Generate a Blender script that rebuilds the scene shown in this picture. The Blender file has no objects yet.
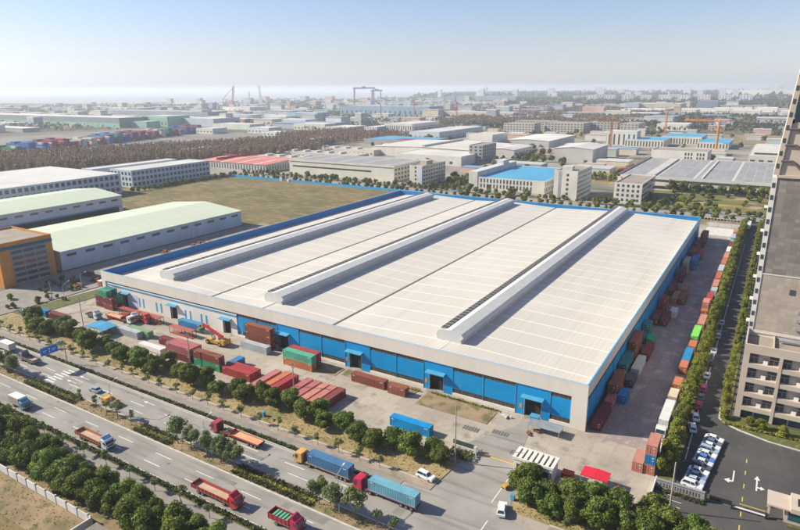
import bpy, math, random
from mathutils import Vector, Matrix
R=random.Random(7)
scn=bpy.context.scene; col=scn.collection
# ------------------------------------------------------------------ camera
F=611.0; PITCH=.281; YAW=.5503; ROLL=-.0078; CAMH=88.0
cd=bpy.data.cameras.new('camera'); cam=bpy.data.objects.new('camera',cd); col.objects.link(cam)
cd.sensor_width=36; cd.lens=F/800*36; cd.clip_start=1; cd.clip_end=60000
fw=Vector((-math.sin(YAW)*math.cos(PITCH),math.cos(YAW)*math.cos(PITCH),-math.sin(PITCH)))
rt=fw.cross(Vector((0,0,1))).normalized(); up=rt.cross(fw)
c_,s_=math.cos(ROLL),math.sin(ROLL); rt,up=c_*rt+s_*up,-s_*rt+c_*up
m3=Matrix((rt,up,-fw)).transposed()
cam.matrix_world=Matrix.Translation((0,0,CAMH))@m3.to_4x4()
scn.camera=cam
# ------------------------------------------------------------------ sky and sun
AZ=math.radians(20); EL=math.radians(34)
w=bpy.data.worlds.new('World'); scn.world=w; w.use_nodes=True
nt=w.node_tree; bg=nt.nodes['Background']
sk=nt.nodes.new('ShaderNodeTexSky'); sk.sky_type='NISHITA'; sk.sun_disc=False
sk.sun_elevation=EL; sk.sun_rotation=math.radians(250); sk.air_density=1.0; sk.dust_density=.35; sk.ozone_density=4.0
tm=nt.nodes.new('ShaderNodeMix'); tm.data_type='RGBA'; tm.blend_type='MULTIPLY'; tm.inputs[0].default_value=1; tm.inputs[7].default_value=(.92,.86,.93,1)
hv=nt.nodes.new('ShaderNodeHueSaturation'); hv.inputs['Saturation'].default_value=.92; nt.links.new(sk.outputs[0],hv.inputs['Color']); nt.links.new(hv.outputs[0],tm.inputs[6]); bg.inputs[1].default_value=.098
# low sky loses its colour in the dust layer
tc=nt.nodes.new('ShaderNodeTexCoord'); sx_=nt.nodes.new('ShaderNodeSeparateXYZ'); nt.links.new(tc.outputs['Generated'],sx_.inputs[0])
mr_=nt.nodes.new('ShaderNodeMapRange'); mr_.interpolation_type='SMOOTHSTEP'; mr_.inputs[1].default_value=-.02; mr_.inputs[2].default_value=.13; mr_.inputs[3].default_value=.85; mr_.inputs[4].default_value=0; nt.links.new(sx_.outputs[2],mr_.inputs[0])
bw=nt.nodes.new('ShaderNodeRGBToBW'); nt.links.new(sk.outputs[0],bw.inputs[0])
tb=nt.nodes.new('ShaderNodeMix'); tb.data_type='RGBA'; tb.blend_type='MULTIPLY'; tb.inputs[0].default_value=1; tb.inputs[7].default_value=(.82,.855,.93,1); nt.links.new(bw.outputs[0],tb.inputs[6])
mz=nt.nodes.new('ShaderNodeMix'); mz.data_type='RGBA'; nt.links.new(mr_.outputs[0],mz.inputs[0]); nt.links.new(tm.outputs[2],mz.inputs[6]); nt.links.new(tb.outputs[2],mz.inputs[7]); nt.links.new(mz.outputs[2],bg.inputs[0])
sd=bpy.data.lights.new('sun','SUN'); sd.energy=5.0; sd.angle=math.radians(.5); sd.color=(1,.92,.74)
so=bpy.data.objects.new('sun',sd); col.objects.link(so)
ld=Vector((math.cos(AZ)*math.cos(EL),math.sin(AZ)*math.cos(EL),-math.sin(EL)))
so.rotation_euler=ld.to_track_quat('-Z','Y').to_euler()
so.location=(0,0,300)
vs=scn.view_settings; vs.view_transform='Standard'; vs.look='None'; vs.exposure=0.68; vs.gamma=1; vs.use_curve_mapping=False
scn.render.engine='CYCLES'
scn.cycles.max_bounces=6; scn.cycles.diffuse_bounces=2; scn.cycles.glossy_bounces=2; scn.cycles.volume_bounces=1; scn.cycles.transparent_max_bounces=8
HAZE=1.25e-4
# ------------------------------------------------------------------ mesh builder
class MB:
    def __init__(s): s.v=[]; s.f=[]; s.a=None
    def quad(s,a,b,c,d): n=len(s.v); s.v+=[a,b,c,d]; s.f.append((n,n+1,n+2,n+3)); return s
    def poly(s,pts): n=len(s.v); s.v+=list(pts); s.f.append(tuple(range(n,n+len(pts)))); return s
    def b(s,x0,x1,y0,y1,z0,z1):
        n=len(s.v)
        s.v+=[(x0,y0,z0),(x1,y0,z0),(x1,y1,z0),(x0,y1,z0),(x0,y0,z1),(x1,y0,z1),(x1,y1,z1),(x0,y1,z1)]
        s.f+=[(n,n+3,n+2,n+1),(n+4,n+5,n+6,n+7),(n,n+1,n+5,n+4),(n+1,n+2,n+6,n+5),(n+2,n+3,n+7,n+6),(n+3,n,n+4,n+7)]
        return s
    def c(s,cx,cy,z0,sx,sy,sz): return s.b(cx-sx/2,cx+sx/2,cy-sy/2,cy+sy/2,z0,z0+sz)
    def tube(s,p,q,r,n=8,r2=None):
        p=Vector(p);q=Vector(q); d=(q-p).normalized(); r2=r if r2 is None else r2
        a=d.orthogonal().normalized(); b=d.cross(a); k=len(s.v)
        for t,rr in ((p,r),(q,r2)):
            for i in range(n):
                an=2*math.pi*i/n; s.v.append(tuple(t+rr*(math.cos(an)*a+math.sin(an)*b)))
        for i in range(n): j=(i+1)%n; s.f.append((k+i,k+j,k+n+j,k+n+i))
        s.f.append(tuple(range(k+n-1,k-1,-1))); s.f.append(tuple(range(k+n,k+2*n))); return s
    def ext(s,prof,axis,a0,a1,ins=None):
        """extrude a closed profile; axis 'y': prof=(x,z), axis 'x': prof=(y,z), axis 'z': prof=(x,y). ins=inset per point"""
        n=len(s.v); m=len(prof)
        for k,a in enumerate((a0,a1)):
            for i,(u,w_) in enumerate(prof):
                aa=a+(0 if not ins else ins[i]*(1 if k==0 else -1))
                s.v.append({'y':(u,aa,w_),'x':(aa,u,w_),'z':(u,w_,aa)}[axis])
        for i in range(m): j=(i+1)%m; s.f.append((n+i,n+j,n+m+j,n+m+i))
        s.f.append(tuple(range(n+m-1,n-1,-1))); s.f.append(tuple(range(n+m,n+2*m))); return s
    def mesh(s,name,m,smooth=False):
        me=bpy.data.meshes.new(name); me.from_pydata(s.v,[],s.f); me.update()
        if m: me.materials.append(m)
        if s.a:
            at=me.attributes.new('tone','FLOAT','FACE'); at.data.foreach_set('value',s.a)
        if smooth: me.polygons.foreach_set('use_smooth',[True]*len(me.polygons))
        return me
def tag(o,label=None,cat=None,group=None,kind=None):
    if label: o['label']=label
    if cat: o['category']=cat
    if group: o['group']=group
    if kind: o['kind']=kind
    return o
def root(name,label,cat,loc=(0,0,0),rz=0,group=None,color=None):
    o=bpy.data.objects.new(name,None); col.objects.link(o); o.location=loc; o.rotation_euler=(0,0,rz)
    o.empty_display_size=.5
    if color: o.color=(*color,1)
    return tag(o,label,cat,group)
def part(name,mb,m,parent=None,color=None,smooth=False,loc=None,rz=0):
    me=mb.mesh(name,m,smooth) if isinstance(mb,MB) else mb
    o=bpy.data.objects.new(name,me); col.objects.link(o)
    if parent: o.parent=parent
    if color: o.color=(*color,1)
    if loc: o.location=loc
    if rz: o.rotation_euler=(0,0,rz)
    return o
KIDS={}
def kids(o): return [c for c in bpy.data.objects if c.parent==o]
def dup(proto,loc,rz,label,group=None,color=None,scale=None,tint=('body','door','frame','bonnet','cab')):
    """copy a thing with its parts and sub-parts"""
    if proto.name not in KIDS: KIDS[proto.name]=[(c,kids(c)) for c in kids(proto)]
    r=proto.copy(); col.objects.link(r); r.location=loc; r.rotation_euler=(0,0,rz)
    r['label']=label
    if group: r['group']=group
    if scale: r.scale=(scale,)*3 if not isinstance(scale,tuple) else scale
    for ch,gs in KIDS[proto.name]:
        c=ch.copy(); col.objects.link(c); c.parent=r
        if color and ch.name.split('.')[0] in tint: c.color=(*color,1)
        for g in gs: d=g.copy(); col.objects.link(d); d.parent=c
    return r
PROTOS=[]
def use(proto,loc,rz,label,group=None,color=None,scale=None):
    """first use moves the prototype itself, later uses copy it"""
    if proto.get('used'): return dup(proto,loc,rz,label,group,color,scale)
    if proto.name not in KIDS: KIDS[proto.name]=[(c,kids(c)) for c in kids(proto)]
    proto['used']=1
    proto.location=loc; proto.rotation_euler=(0,0,rz); proto['label']=label
    if group: proto['group']=group
    if scale: proto.scale=(scale,)*3 if not isinstance(scale,tuple) else scale
    for ch,gs in KIDS[proto.name]:
        if color and ch.name.split('.')[0] in ('body','door','frame','bonnet','cab'): ch.color=(*color,1)
    PROTOS.append(proto)
    return proto
ONES='first second third fourth fifth sixth seventh eighth ninth tenth eleventh twelfth thirteenth fourteenth fifteenth sixteenth seventeenth eighteenth nineteenth'.split()
TENS={20:'twent',30:'thirt',40:'fort',50:'fift',60:'sixt',70:'sevent',80:'eight',90:'ninet'}
def nth(i):
    if i<=19: return ONES[i-1]
    if i>=100: return 'hundred and '+nth(i-100) if i>100 else 'hundredth'
    t=i//10*10; return TENS[t]+('ieth' if i%10==0 else 'y-'+ONES[i%10-1])
# ------------------------------------------------------------------ materials
MC={}
def mat(name,c,rough=.85,c2=None,sc=1.0,st=(1,1,1),det=4,bump=0,bsc=None,metal=0,coord='pos',tint=False,spec=.3,lo=.35,hi=.65,rnd=0,fn=None):
    if name in MC: return MC[name]
    m=bpy.data.materials.new(name); m.use_nodes=True; n=m.node_tree; L=n.links
    bs=n.nodes['Principled BSDF']; bs.inputs['Roughness'].default_value=rough; bs.inputs['Metallic'].default_value=metal
    bs.inputs['Specular IOR Level'].default_value=spec
    if coord=='pos': src=n.nodes.new('ShaderNodeNewGeometry').outputs['Position']
    else: src=n.nodes.new('ShaderNodeTexCoord').outputs['Object']
    mp=n.nodes.new('ShaderNodeMapping'); mp.inputs['Scale'].default_value=[sc*k for k in st]; L.new(src,mp.inputs[0])
    no=n.nodes.new('ShaderNodeTexNoise'); no.inputs['Scale'].default_value=1; no.inputs['Detail'].default_value=det; L.new(mp.outputs[0],no.inputs[0])
    mr=n.nodes.new('ShaderNodeMapRange'); mr.inputs[1].default_value=lo; mr.inputs[2].default_value=hi; L.new(no.outputs[0],mr.inputs[0])
    mx=n.nodes.new('ShaderNodeMix'); mx.data_type='RGBA'; L.new(mr.outputs[0],mx.inputs[0])
    c2=c2 or tuple(k*.86 for k in c)
    mx.inputs[6].default_value=(*c,1); mx.inputs[7].default_value=(*c2,1)
    out=mx.outputs[2]
    if tint:
        oi=n.nodes.new('ShaderNodeObjectInfo'); mm=n.nodes.new('ShaderNodeMix'); mm.data_type='RGBA'; mm.blend_type='MULTIPLY'; mm.inputs[0].default_value=1
        L.new(out,mm.inputs[6]); L.new(oi.outputs['Color'],mm.inputs[7]); out=mm.outputs[2]
    if rnd:
        oi=n.nodes.new('ShaderNodeObjectInfo'); hs=n.nodes.new('ShaderNodeHueSaturation'); L.new(out,hs.inputs['Color'])
        a=n.nodes.new('ShaderNodeMapRange'); a.inputs[3].default_value=1-rnd; a.inputs[4].default_value=1+rnd; L.new(oi.outputs['Random'],a.inputs[0]); L.new(a.outputs[0],hs.inputs['Value'])
        a2=n.nodes.new('ShaderNodeMapRange'); a2.inputs[3].default_value=.5-rnd*.06; a2.inputs[4].default_value=.5+rnd*.06; L.new(oi.outputs['Random'],a2.inputs[0]); L.new(a2.outputs[0],hs.inputs['Hue'])
        out=hs.outputs[0]
    if fn: out=fn(n,L,src,out)
    L.new(out,bs.inputs['Base Color'])
    if bump:
        bn=n.nodes.new('ShaderNodeTexNoise'); bn.inputs['Scale'].default_value=bsc or sc*4; bn.inputs['Detail'].default_value=4; L.new(src,bn.inputs[0])
        bp=n.nodes.new('ShaderNodeBump'); bp.inputs['Strength'].default_value=bump; bp.inputs['Distance'].default_value=.1; L.new(bn.outputs[0],bp.inputs['Height']); L.new(bp.outputs[0],bs.inputs['Normal'])
    MC[name]=m; return m
def mathn(n,L,op,a,b=None):
    k=n.nodes.new('ShaderNodeMath'); k.operation=op
    for i,v in enumerate((a,b)):
        if v is None: continue
        if isinstance(v,(int,float)): k.inputs[i].default_value=v
        else: L.new(v,k.inputs[i])
    return k.outputs[0]
def stripes(axis,period,width,colr,off=0,fac=1.0):
    """thin lines of another colour across a surface (seams, rails, joints)"""
    def f(n,L,src,out):
        sx=n.nodes.new('ShaderNodeSeparateXYZ'); L.new(src,sx.inputs[0])
        v=mathn(n,L,'MODULO',mathn(n,L,'ADD',mathn(n,L,'DIVIDE',sx.outputs['XYZ'.index(axis)],period),1000+off/period),1.0)
        k=mathn(n,L,'MULTIPLY',mathn(n,L,'LESS_THAN',v,width/period),fac)
        mx=n.nodes.new('ShaderNodeMix'); mx.data_type='RGBA'; L.new(k,mx.inputs[0]); L.new(out,mx.inputs[6]); mx.inputs[7].default_value=(*colr,1)
        return mx.outputs[2]
    return f
def multi(*fs):
    def f(n,L,src,out):
        for g in fs: out=g(n,L,src,out)
        return out
    return f
def noisemix(sc,c,lo,hi,st=(1,1,1),det=3,fac=1.0):
    def f(n,L,src,out):
        mp=n.nodes.new('ShaderNodeMapping'); mp.inputs['Scale'].default_value=[sc*k for k in st]; L.new(src,mp.inputs[0])
        no=n.nodes.new('ShaderNodeTexNoise'); no.inputs['Scale'].default_value=1; no.inputs['Detail'].default_value=det; L.new(mp.outputs[0],no.inputs[0])
        mr=n.nodes.new('ShaderNodeMapRange'); mr.inputs[1].default_value=lo; mr.inputs[2].default_value=hi; mr.inputs[4].default_value=fac; L.new(no.outputs[0],mr.inputs[0])
        mx=n.nodes.new('ShaderNodeMix'); mx.data_type='RGBA'; L.new(mr.outputs[0],mx.inputs[0]); L.new(out,mx.inputs[6]); mx.inputs[7].default_value=(*c,1)
        return mx.outputs[2]
    return f
def cells(w_,h_,c,fac=.5,axes='XY',off=0):
    """random rectangular slabs or panels, some in a second colour"""
    def f(n,L,src,out):
        sx=n.nodes.new('ShaderNodeSeparateXYZ'); L.new(src,sx.inputs[0])
        a=mathn(n,L,'FLOOR',mathn(n,L,'DIVIDE',sx.outputs['XYZ'.index(axes[0])],w_)); b=mathn(n,L,'FLOOR',mathn(n,L,'DIVIDE',sx.outputs['XYZ'.index(axes[1])],h_))
        cb=n.nodes.new('ShaderNodeCombineXYZ'); L.new(a,cb.inputs[0]); L.new(b,cb.inputs[1]); cb.inputs[2].default_value=off
        wn=n.nodes.new('ShaderNodeTexWhiteNoise'); L.new(cb.outputs[0],wn.inputs[0])
        k=mathn(n,L,'MULTIPLY',wn.outputs[0],fac)
        mx=n.nodes.new('ShaderNodeMix'); mx.data_type='RGBA'; L.new(k,mx.inputs[0]); L.new(out,mx.inputs[6]); mx.inputs[7].default_value=(*c,1)
        return mx.outputs[2]
    return f
# setting
M_ground=mat('ground',(.16,.14,.11),.95,(.07,.075,.05),.004,det=8,lo=.42,hi=.58,
   fn=multi(noisemix(.0022,(.05,.062,.035),.48,.56,(1,.45,1),6),noisemix(.0035,(.24,.22,.19),.60,.66,(1,.5,1),5),noisemix(.0011,(.27,.19,.12),.60,.66,(1,.25,1),6)))
M_asph=mat('asphalt',(.25,.235,.215),.9,(.31,.292,.27),.12,det=6,bump=.15,bsc=6,fn=multi(noisemix(.35,(.155,.145,.135),.52,.74,(.1,1.8,1),6,.75),noisemix(1.1,(.35,.33,.30),.62,.75,(1,1,1),3,.5)))
M_asph_d=mat('dark_asphalt',(.062,.06,.06),.9,(.085,.082,.08),.1,det=6,bump=.15,bsc=6,fn=multi(noisemix(.25,(.115,.11,.105),.58,.8,(1,.5,1),5,.6),noisemix(1.2,(.04,.038,.038),.6,.75,(1,1,1),3,.6)))
M_conc=mat('yard_concrete',(.43,.375,.31),.9,(.33,.285,.24),.06,det=8,bump=.1,bsc=3,fn=multi(cells(5,5,(.26,.23,.2),.45),noisemix(.22,(.19,.16,.13),.54,.68,(1,1,1),7,.85),noisemix(1.0,(.24,.2,.16),.6,.7,(1,1,1),4,.6),noisemix(.05,(.46,.42,.36),.55,.7,(1,1,1),5,.7),stripes('X',5,.09,(.2,.17,.14),0,.6),stripes('Y',5,.09,(.2,.17,.14),0,.6)))
M_yardE=mat('yard_dark',(.36,.285,.265),.9,(.28,.225,.215),.06,det=8,bump=.1,bsc=3,fn=multi(cells(4,5,(.22,.17,.165),.5),noisemix(.2,(.50,.42,.37),.56,.72,(1,1,1),6,.8),noisemix(.09,(.17,.14,.135),.56,.7,(1,.4,1),6,.7),noisemix(.9,(.45,.38,.33),.6,.68,(1,1,1),3,.7),stripes('X',4,.09,(.15,.13,.12),0,.5),stripes('Y',5,.09,(.15,.13,.12),0,.5)))
M_path=mat('path_asphalt',(.22,.20,.18),.9,(.28,.255,.23),.2,det=5)
M_pave=mat('paving',(.33,.27,.22),.9,(.25,.2,.165),.3,det=6,fn=multi(cells(.8,.8,(.4,.33,.27),.4),noisemix(.25,(.2,.19,.12),.58,.7)))
M_kerb=mat('kerb_stone',(.55,.52,.47),.8,(.42,.4,.36),.5)
M_white=mat('road_paint',(.72,.71,.68),.7,(.5,.49,.47),1.2,lo=.5,hi=.75)
M_yel=mat('yellow_paint',(.75,.5,.1),.7,(.6,.42,.12),1.0)
M_grass=mat('dry_grass',(.33,.245,.125),.95,(.19,.165,.065),.12,det=8,lo=.45,hi=.65,bump=.4,bsc=3,fn=multi(noisemix(.5,(.42,.32,.2),.55,.7,(1,1,1),5,.8),noisemix(1.6,(.11,.11,.04),.58,.72,(1,1,1),4,.6)))
M_green=mat('lawn',(.13,.13,.04),.95,(.075,.095,.03),.3,det=6,bump=.4,bsc=3,fn=noisemix(.8,(.2,.17,.07),.55,.7))
M_dirt=mat('bare_soil',(.30,.215,.13),.95,(.20,.145,.085),.15,det=8,bump=.3,bsc=2,fn=multi(noisemix(.3,(.12,.115,.045),.50,.62,(1,1,1),7,.85),noisemix(.08,(.38,.29,.19),.58,.7)))
M_field=mat('field',(.205,.15,.068),.95,(.125,.108,.04),.03,det=10,lo=.42,hi=.58,bump=.5,bsc=.5,fn=multi(noisemix(.06,(.27,.20,.10),.53,.62,(1,4,1),10,.9),noisemix(.09,(.10,.105,.04),.53,.60,(1,2.5,1),10,.9),noisemix(.5,(.13,.11,.05),.55,.62,(1,1,1),4,.7),noisemix(.013,(.40,.34,.26),.66,.68,(1,1,1),6)))
M_sea=mat('sea',(.34,.36,.37),.5,(.37,.38,.39),.001)
M_lot=mat('lot',(.30,.275,.235),.9,(.21,.19,.155),.02,det=7,fn=multi(noisemix(.02,(.10,.105,.055),.55,.62,(1,1,1),6),noisemix(.012,(.16,.155,.15),.58,.62,(1,2,1),5)))
M_garden=mat('garden',(.17,.15,.05),.95,(.10,.12,.035),.035,det=6,bump=.3,bsc=1,fn=multi(noisemix(.03,(.36,.25,.05),.6,.66,(.5,2,1),4),noisemix(.04,(.36,.27,.18),.60,.66)))
# buildings
def ribs(axis,p,dark,fac=.35): return stripes(axis,p,p*.3,dark,0,fac)
M_roof=mat('cream_roof',(.59,.555,.50),.6,(.545,.51,.46),.05,st=(1,.15,1),det=6,bump=.0,fn=multi(
   stripes('X',1.6,.4,(.50,.46,.41),0,.5),noisemix(.12,(.47,.425,.37),.52,.74,(3,.12,1),6,.6),cells(9.5,9.9,(.50,.455,.40),.35),
   stripes('Y',9.9,.55,(.80,.765,.70),.5,.75),noisemix(.03,(.64,.60,.53),.55,.7,(1,1,1),3,.5),noisemix(.6,(.48,.42,.36),.70,.78,(1,1,1),5,.5)))
M_cream=mat('cream_cladding',(.66,.61,.545),.65,(.62,.57,.505),.2,st=(1,1,.2),fn=multi(noisemix(.4,(.54,.49,.43),.62,.8,(1,1,.1),5,.4),stripes('X',1.05,.07,(.54,.50,.45),0,.25)))
M_blue=mat('blue_cladding',(.0,.26,.56),.5,(.0,.23,.51),.2,spec=.35,fn=multi(stripes('X',.9,.1,(.0,.16,.4),0,.35),noisemix(.3,(.05,.30,.55),.6,.8,(1,1,.15),5,.35)))
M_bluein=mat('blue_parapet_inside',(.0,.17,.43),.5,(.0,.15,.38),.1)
M_ltblue=mat('light_blue_trim',(.07,.31,.50),.5,(.06,.26,.43),.3)
M_whitew=mat('white_wall',(.70,.66,.61),.75,(.62,.58,.53),.15,st=(1,1,.4),det=5,fn=noisemix(.5,(.52,.48,.43),.62,.78,(1,1,.15),5,.5))
M_ribbon=mat('ribbon_glass',(.045,.04,.035),.35,(.09,.07,.055),.5,spec=.5,fn=stripes('X',1.25,.12,(.15,.13,.11)))
M_ribbonY=mat('ribbon_glass_side',(.03,.035,.05),.35,(.06,.06,.07),.5,spec=.5,fn=stripes('Y',1.25,.12,(.15,.15,.15)))
M_dark=mat('dark_opening',(.018,.018,.02),.9,(.03,.03,.03),.5)
M_glass=mat('window_glass',(.035,.06,.08),.15,(.06,.085,.1),.25,spec=.6)
M_teal=mat('teal_glass',(.02,.09,.10),.12,(.05,.13,.14),.3,spec=.6)
M_steel=mat('steel',(.45,.46,.47),.45,(.36,.37,.38),.5,metal=.5)
M_monit=mat('monitor_cladding',(.54,.54,.53),.5,(.48,.48,.48),.3,fn=multi(stripes('Y',.8,.1,(.46,.46,.46),0,.4),stripes('X',.6,.12,(.5,.47,.43),0,.45)))
M_white_trim=mat('white_trim',(.78,.76,.73),.5)
M_louv=mat('dark_louvre',(.05,.045,.05),.7,(.09,.08,.08),.5,fn=stripes('Y',2.4,.5,(.28,.26,.25)))
M_seam=mat('dark_gutter',(.14,.125,.11),.7)
M_beige=mat('beige_stone',(.52,.435,.36),.8,(.47,.39,.32),.2,fn=noisemix(.5,(.35,.29,.25),.6,.8,(1,1,.2),5,.5))
M_tile=mat('beige_tile',(.48,.41,.335),.8,(.42,.355,.29),.2,fn=multi(cells(1.6,1.1,(.30,.25,.21),.6,'XZ'),cells(6.4,4.4,(.36,.30,.25),.4,'XZ',3),stripes('X',1.6,.06,(.3,.25,.21),0,.6),stripes('Z',1.1,.06,(.3,.25,.21),0,.6)))
M_tileg=mat('grey_tile',(.235,.205,.185),.8,(.205,.18,.165),.2,fn=multi(cells(3.2,2.2,(.33,.29,.26),.85,'XZ'),cells(1.6,1.1,(.14,.12,.115),.5,'XZ',5),stripes('X',1.6,.07,(.14,.125,.115),0,.6),stripes('Z',1.1,.07,(.14,.125,.115),0,.6)))
M_flat=mat('flat_roof',(.36,.31,.265),.9,(.28,.24,.205),.1,det=6,fn=multi(cells(2.4,2.4,(.22,.19,.165),.4),noisemix(.2,(.17,.15,.13),.6,.75)))
M_orange=mat('orange_panel',(.58,.24,.05),.6,(.50,.20,.04),.3)
M_mauve=mat('mauve_panel',(.36,.25,.22),.8,(.30,.21,.19),.3)
M_mgreen=mat('mint_roof',(.56,.61,.47),.6,(.51,.56,.43),.03,st=(1,.3,1),det=5,fn=multi(stripes('Y',9.0,.35,(.74,.78,.66),0,.7),stripes('X',1.5,.35,(.47,.56,.43),0,.35)))
M_greyw=mat('grey_wall',(.56,.54,.56),.75,(.48,.46,.48),.08,st=(1,1,.4),det=6,fn=multi(noisemix(.25,(.38,.36,.37),.58,.75,(1,1,.15),5,.6),stripes('Y',9,.15,(.44,.42,.43),0,.5)))
M_bluew=mat('pale_blue_wall',(.52,.56,.62),.7,(.45,.49,.55),.1)
M_pale=mat('pale_wall',(.66,.63,.58),.75,(.58,.55,.5),.08,tint=True)
M_proof=mat('pale_roof',(.60,.58,.55),.7,(.5,.48,.45),.03,det=6,tint=True,fn=stripes('X',6,.4,(.42,.40,.38),0,.35))
M_solar=mat('solar_roof',(.30,.295,.29),.6,(.25,.245,.25),.05,st=(1,1,1),det=5,spec=.5,fn=multi(stripes('X',7.5,.8,(.40,.37,.34)),stripes('Y',4.4,1.1,(.50,.48,.45),0,.8),cells(7.5,13,(.20,.20,.23),.5),stripes('X',30,2.0,(.55,.52,.48))))
M_broof=mat('blue_roof',(.08,.35,.56),.5,(.06,.30,.50),.05,st=(1,.3,1),fn=multi(stripes('Y',6,.3,(.14,.43,.62),0,.6),noisemix(.1,(.2,.42,.58),.6,.8)))
M_rroof=mat('red_roof',(.56,.20,.17),.6,(.50,.17,.14),.04,fn=stripes('X',26,2.2,(.8,.68,.58),4))
M_maroon=mat('maroon',(.30,.035,.05),.6)
M_greenw=mat('green_wall',(.28,.48,.38),.7,(.24,.42,.33),.05)
M_stone=mat('plaster_wall',(.62,.60,.57),.85,(.5,.48,.45),.4,st=(1,1,.3),fn=noisemix(.8,(.35,.32,.28),.6,.75,(1,1,.4),5,.6))
M_fblue=mat('blue_fence',(.03,.31,.60),.6,(.03,.27,.54),.1)
# things
M_cont=mat('container_paint',(1,1,1),.6,(.8,.77,.74),.35,coord='obj',tint=True,det=6,lo=.4,hi=.7,rnd=.08,fn=noisemix(1.1,(.16,.085,.05),.66,.76,(1,1,.5),6,.75))
M_frame=mat('container_frame',(.8,.78,.76),.6,(.6,.55,.5),.8,coord='obj',tint=True)
M_paint=mat('car_paint',(1,1,1),.25,(.96,.96,.96),1,coord='obj',tint=True,spec=.6)
M_cab=mat('cab_paint',(1,1,1),.35,(.85,.83,.8),1,coord='obj',tint=True,spec=.5)
M_tyre=mat('tyre',(.03,.03,.03),.9,(.05,.045,.04),3,coord='obj')
M_rim=mat('rim',(.4,.4,.42),.4,metal=.6,coord='obj')
M_cglass=mat('car_glass',(.03,.055,.08),.06,spec=.7,coord='obj')
M_chas=mat('chassis',(.06,.05,.05),.7,(.1,.06,.05),2,coord='obj')
M_bed=mat('bed_boards',(.48,.36,.28),.85,(.38,.27,.2),.8,coord='obj',st=(.3,1,1),fn=noisemix(.9,(.28,.18,.12),.6,.75,(.4,1,1)))
M_obed=mat('orange_bed',(.75,.36,.19),.85,(.62,.28,.14),.5,coord='obj')
M_wmark=mat('white_marking',(.75,.74,.72),.6,coord='obj')
M_red=mat('red_paint',(.55,.03,.03),.45,(.45,.03,.03),.7,coord='obj')
M_yelp=mat('yellow_machine',(.55,.33,.06),.6,(.35,.2,.06),.8,coord='obj')
M_rust=mat('rusty_steel',(.23,.10,.065),.85,(.15,.07,.05),.6,coord='obj')
M_lamp=mat('galvanised_pole',(.5,.5,.49),.5,(.42,.42,.41),.8,coord='obj')
M_wood=mat('concrete_pole',(.42,.38,.33),.85,(.33,.3,.26),.8,coord='obj')
M_crane=mat('crane_orange',(.70,.30,.06),.6,(.62,.26,.06),.05)
M_craner=mat('crane_red',(.60,.12,.10),.6)
M_craneb=mat('crane_grey_blue',(.42,.46,.54),.6)
M_signb=mat('sign_blue',(.0,.17,.55),.5,coord='obj')
# foliage
def leafmat(name,a,b,dark,rnd=.12):
    m=bpy.data.materials.new(name); m.use_nodes=True; n=m.node_tree; L=n.links; bs=n.nodes['Principled BSDF']
    bs.inputs['Roughness'].default_value=.6; bs.inputs['Specular IOR Level'].default_value=.25
    at=n.nodes.new('ShaderNodeAttribute'); at.attribute_name='tone'
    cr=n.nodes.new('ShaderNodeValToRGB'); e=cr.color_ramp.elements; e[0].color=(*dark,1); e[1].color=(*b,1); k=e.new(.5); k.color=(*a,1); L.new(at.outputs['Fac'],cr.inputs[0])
    oi=n.nodes.new('ShaderNodeObjectInfo'); hs=n.nodes.new('ShaderNodeHueSaturation'); L.new(cr.outputs[0],hs.inputs['Color'])
    r1=n.nodes.new('ShaderNodeMapRange'); r1.inputs[3].default_value=1-rnd; r1.inputs[4].default_value=1+rnd; L.new(oi.outputs['Random'],r1.inputs[0]); L.new(r1.outputs[0],hs.inputs['Value'])
    r2=n.nodes.new('ShaderNodeMapRange'); r2.inputs[3].default_value=.515; r2.inputs[4].default_value=.475
    wn=n.nodes.new('ShaderNodeTexWhiteNoise'); wn.noise_dimensions='1D'; L.new(oi.outputs['Random'],wn.inputs['W']); L.new(wn.outputs[0],r2.inputs[0]); L.new(r2.outputs[0],hs.inputs['Hue'])
    L.new(hs.outputs[0],bs.inputs['Base Color'])
    tr=n.nodes.new('ShaderNodeBsdfTranslucent'); L.new(hs.outputs[0],tr.inputs[0]); mx=n.nodes.new('ShaderNodeMixShader'); mx.inputs[0].default_value=.34
    L.new(bs.outputs[0],mx.inputs[1]); L.new(tr.outputs[0],mx.inputs[2]); L.new(mx.outputs[0],n.nodes['Material Output'].inputs[0])
    return m
L_dark=leafmat('camphor_leaves',(.125,.178,.032),(.30,.36,.06),(.065,.098,.02),.24)
L_med=leafmat('median_leaves',(.16,.205,.07),(.31,.35,.12),(.095,.125,.045))
L_yel=leafmat('olive_leaves',(.20,.22,.03),(.42,.40,.055),(.105,.135,.025),.2)
L_hedge=leafmat('hedge_leaves',(.065,.08,.022),(.13,.12,.035),(.04,.05,.016),.1)
L_hazy=leafmat('far_wood_leaves',(.085,.095,.055),(.13,.125,.07),(.06,.07,.045),.2)
L_brown=leafmat('autumn_needles',(.235,.165,.115),(.33,.22,.15),(.165,.125,.09),.2)
L_far=leafmat('far_leaves',(.14,.17,.035),(.30,.29,.06),(.075,.10,.025),.25)
M_bark=mat('bark',(.13,.10,.075),.9,(.2,.16,.12),1.5,coord='obj')

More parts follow.
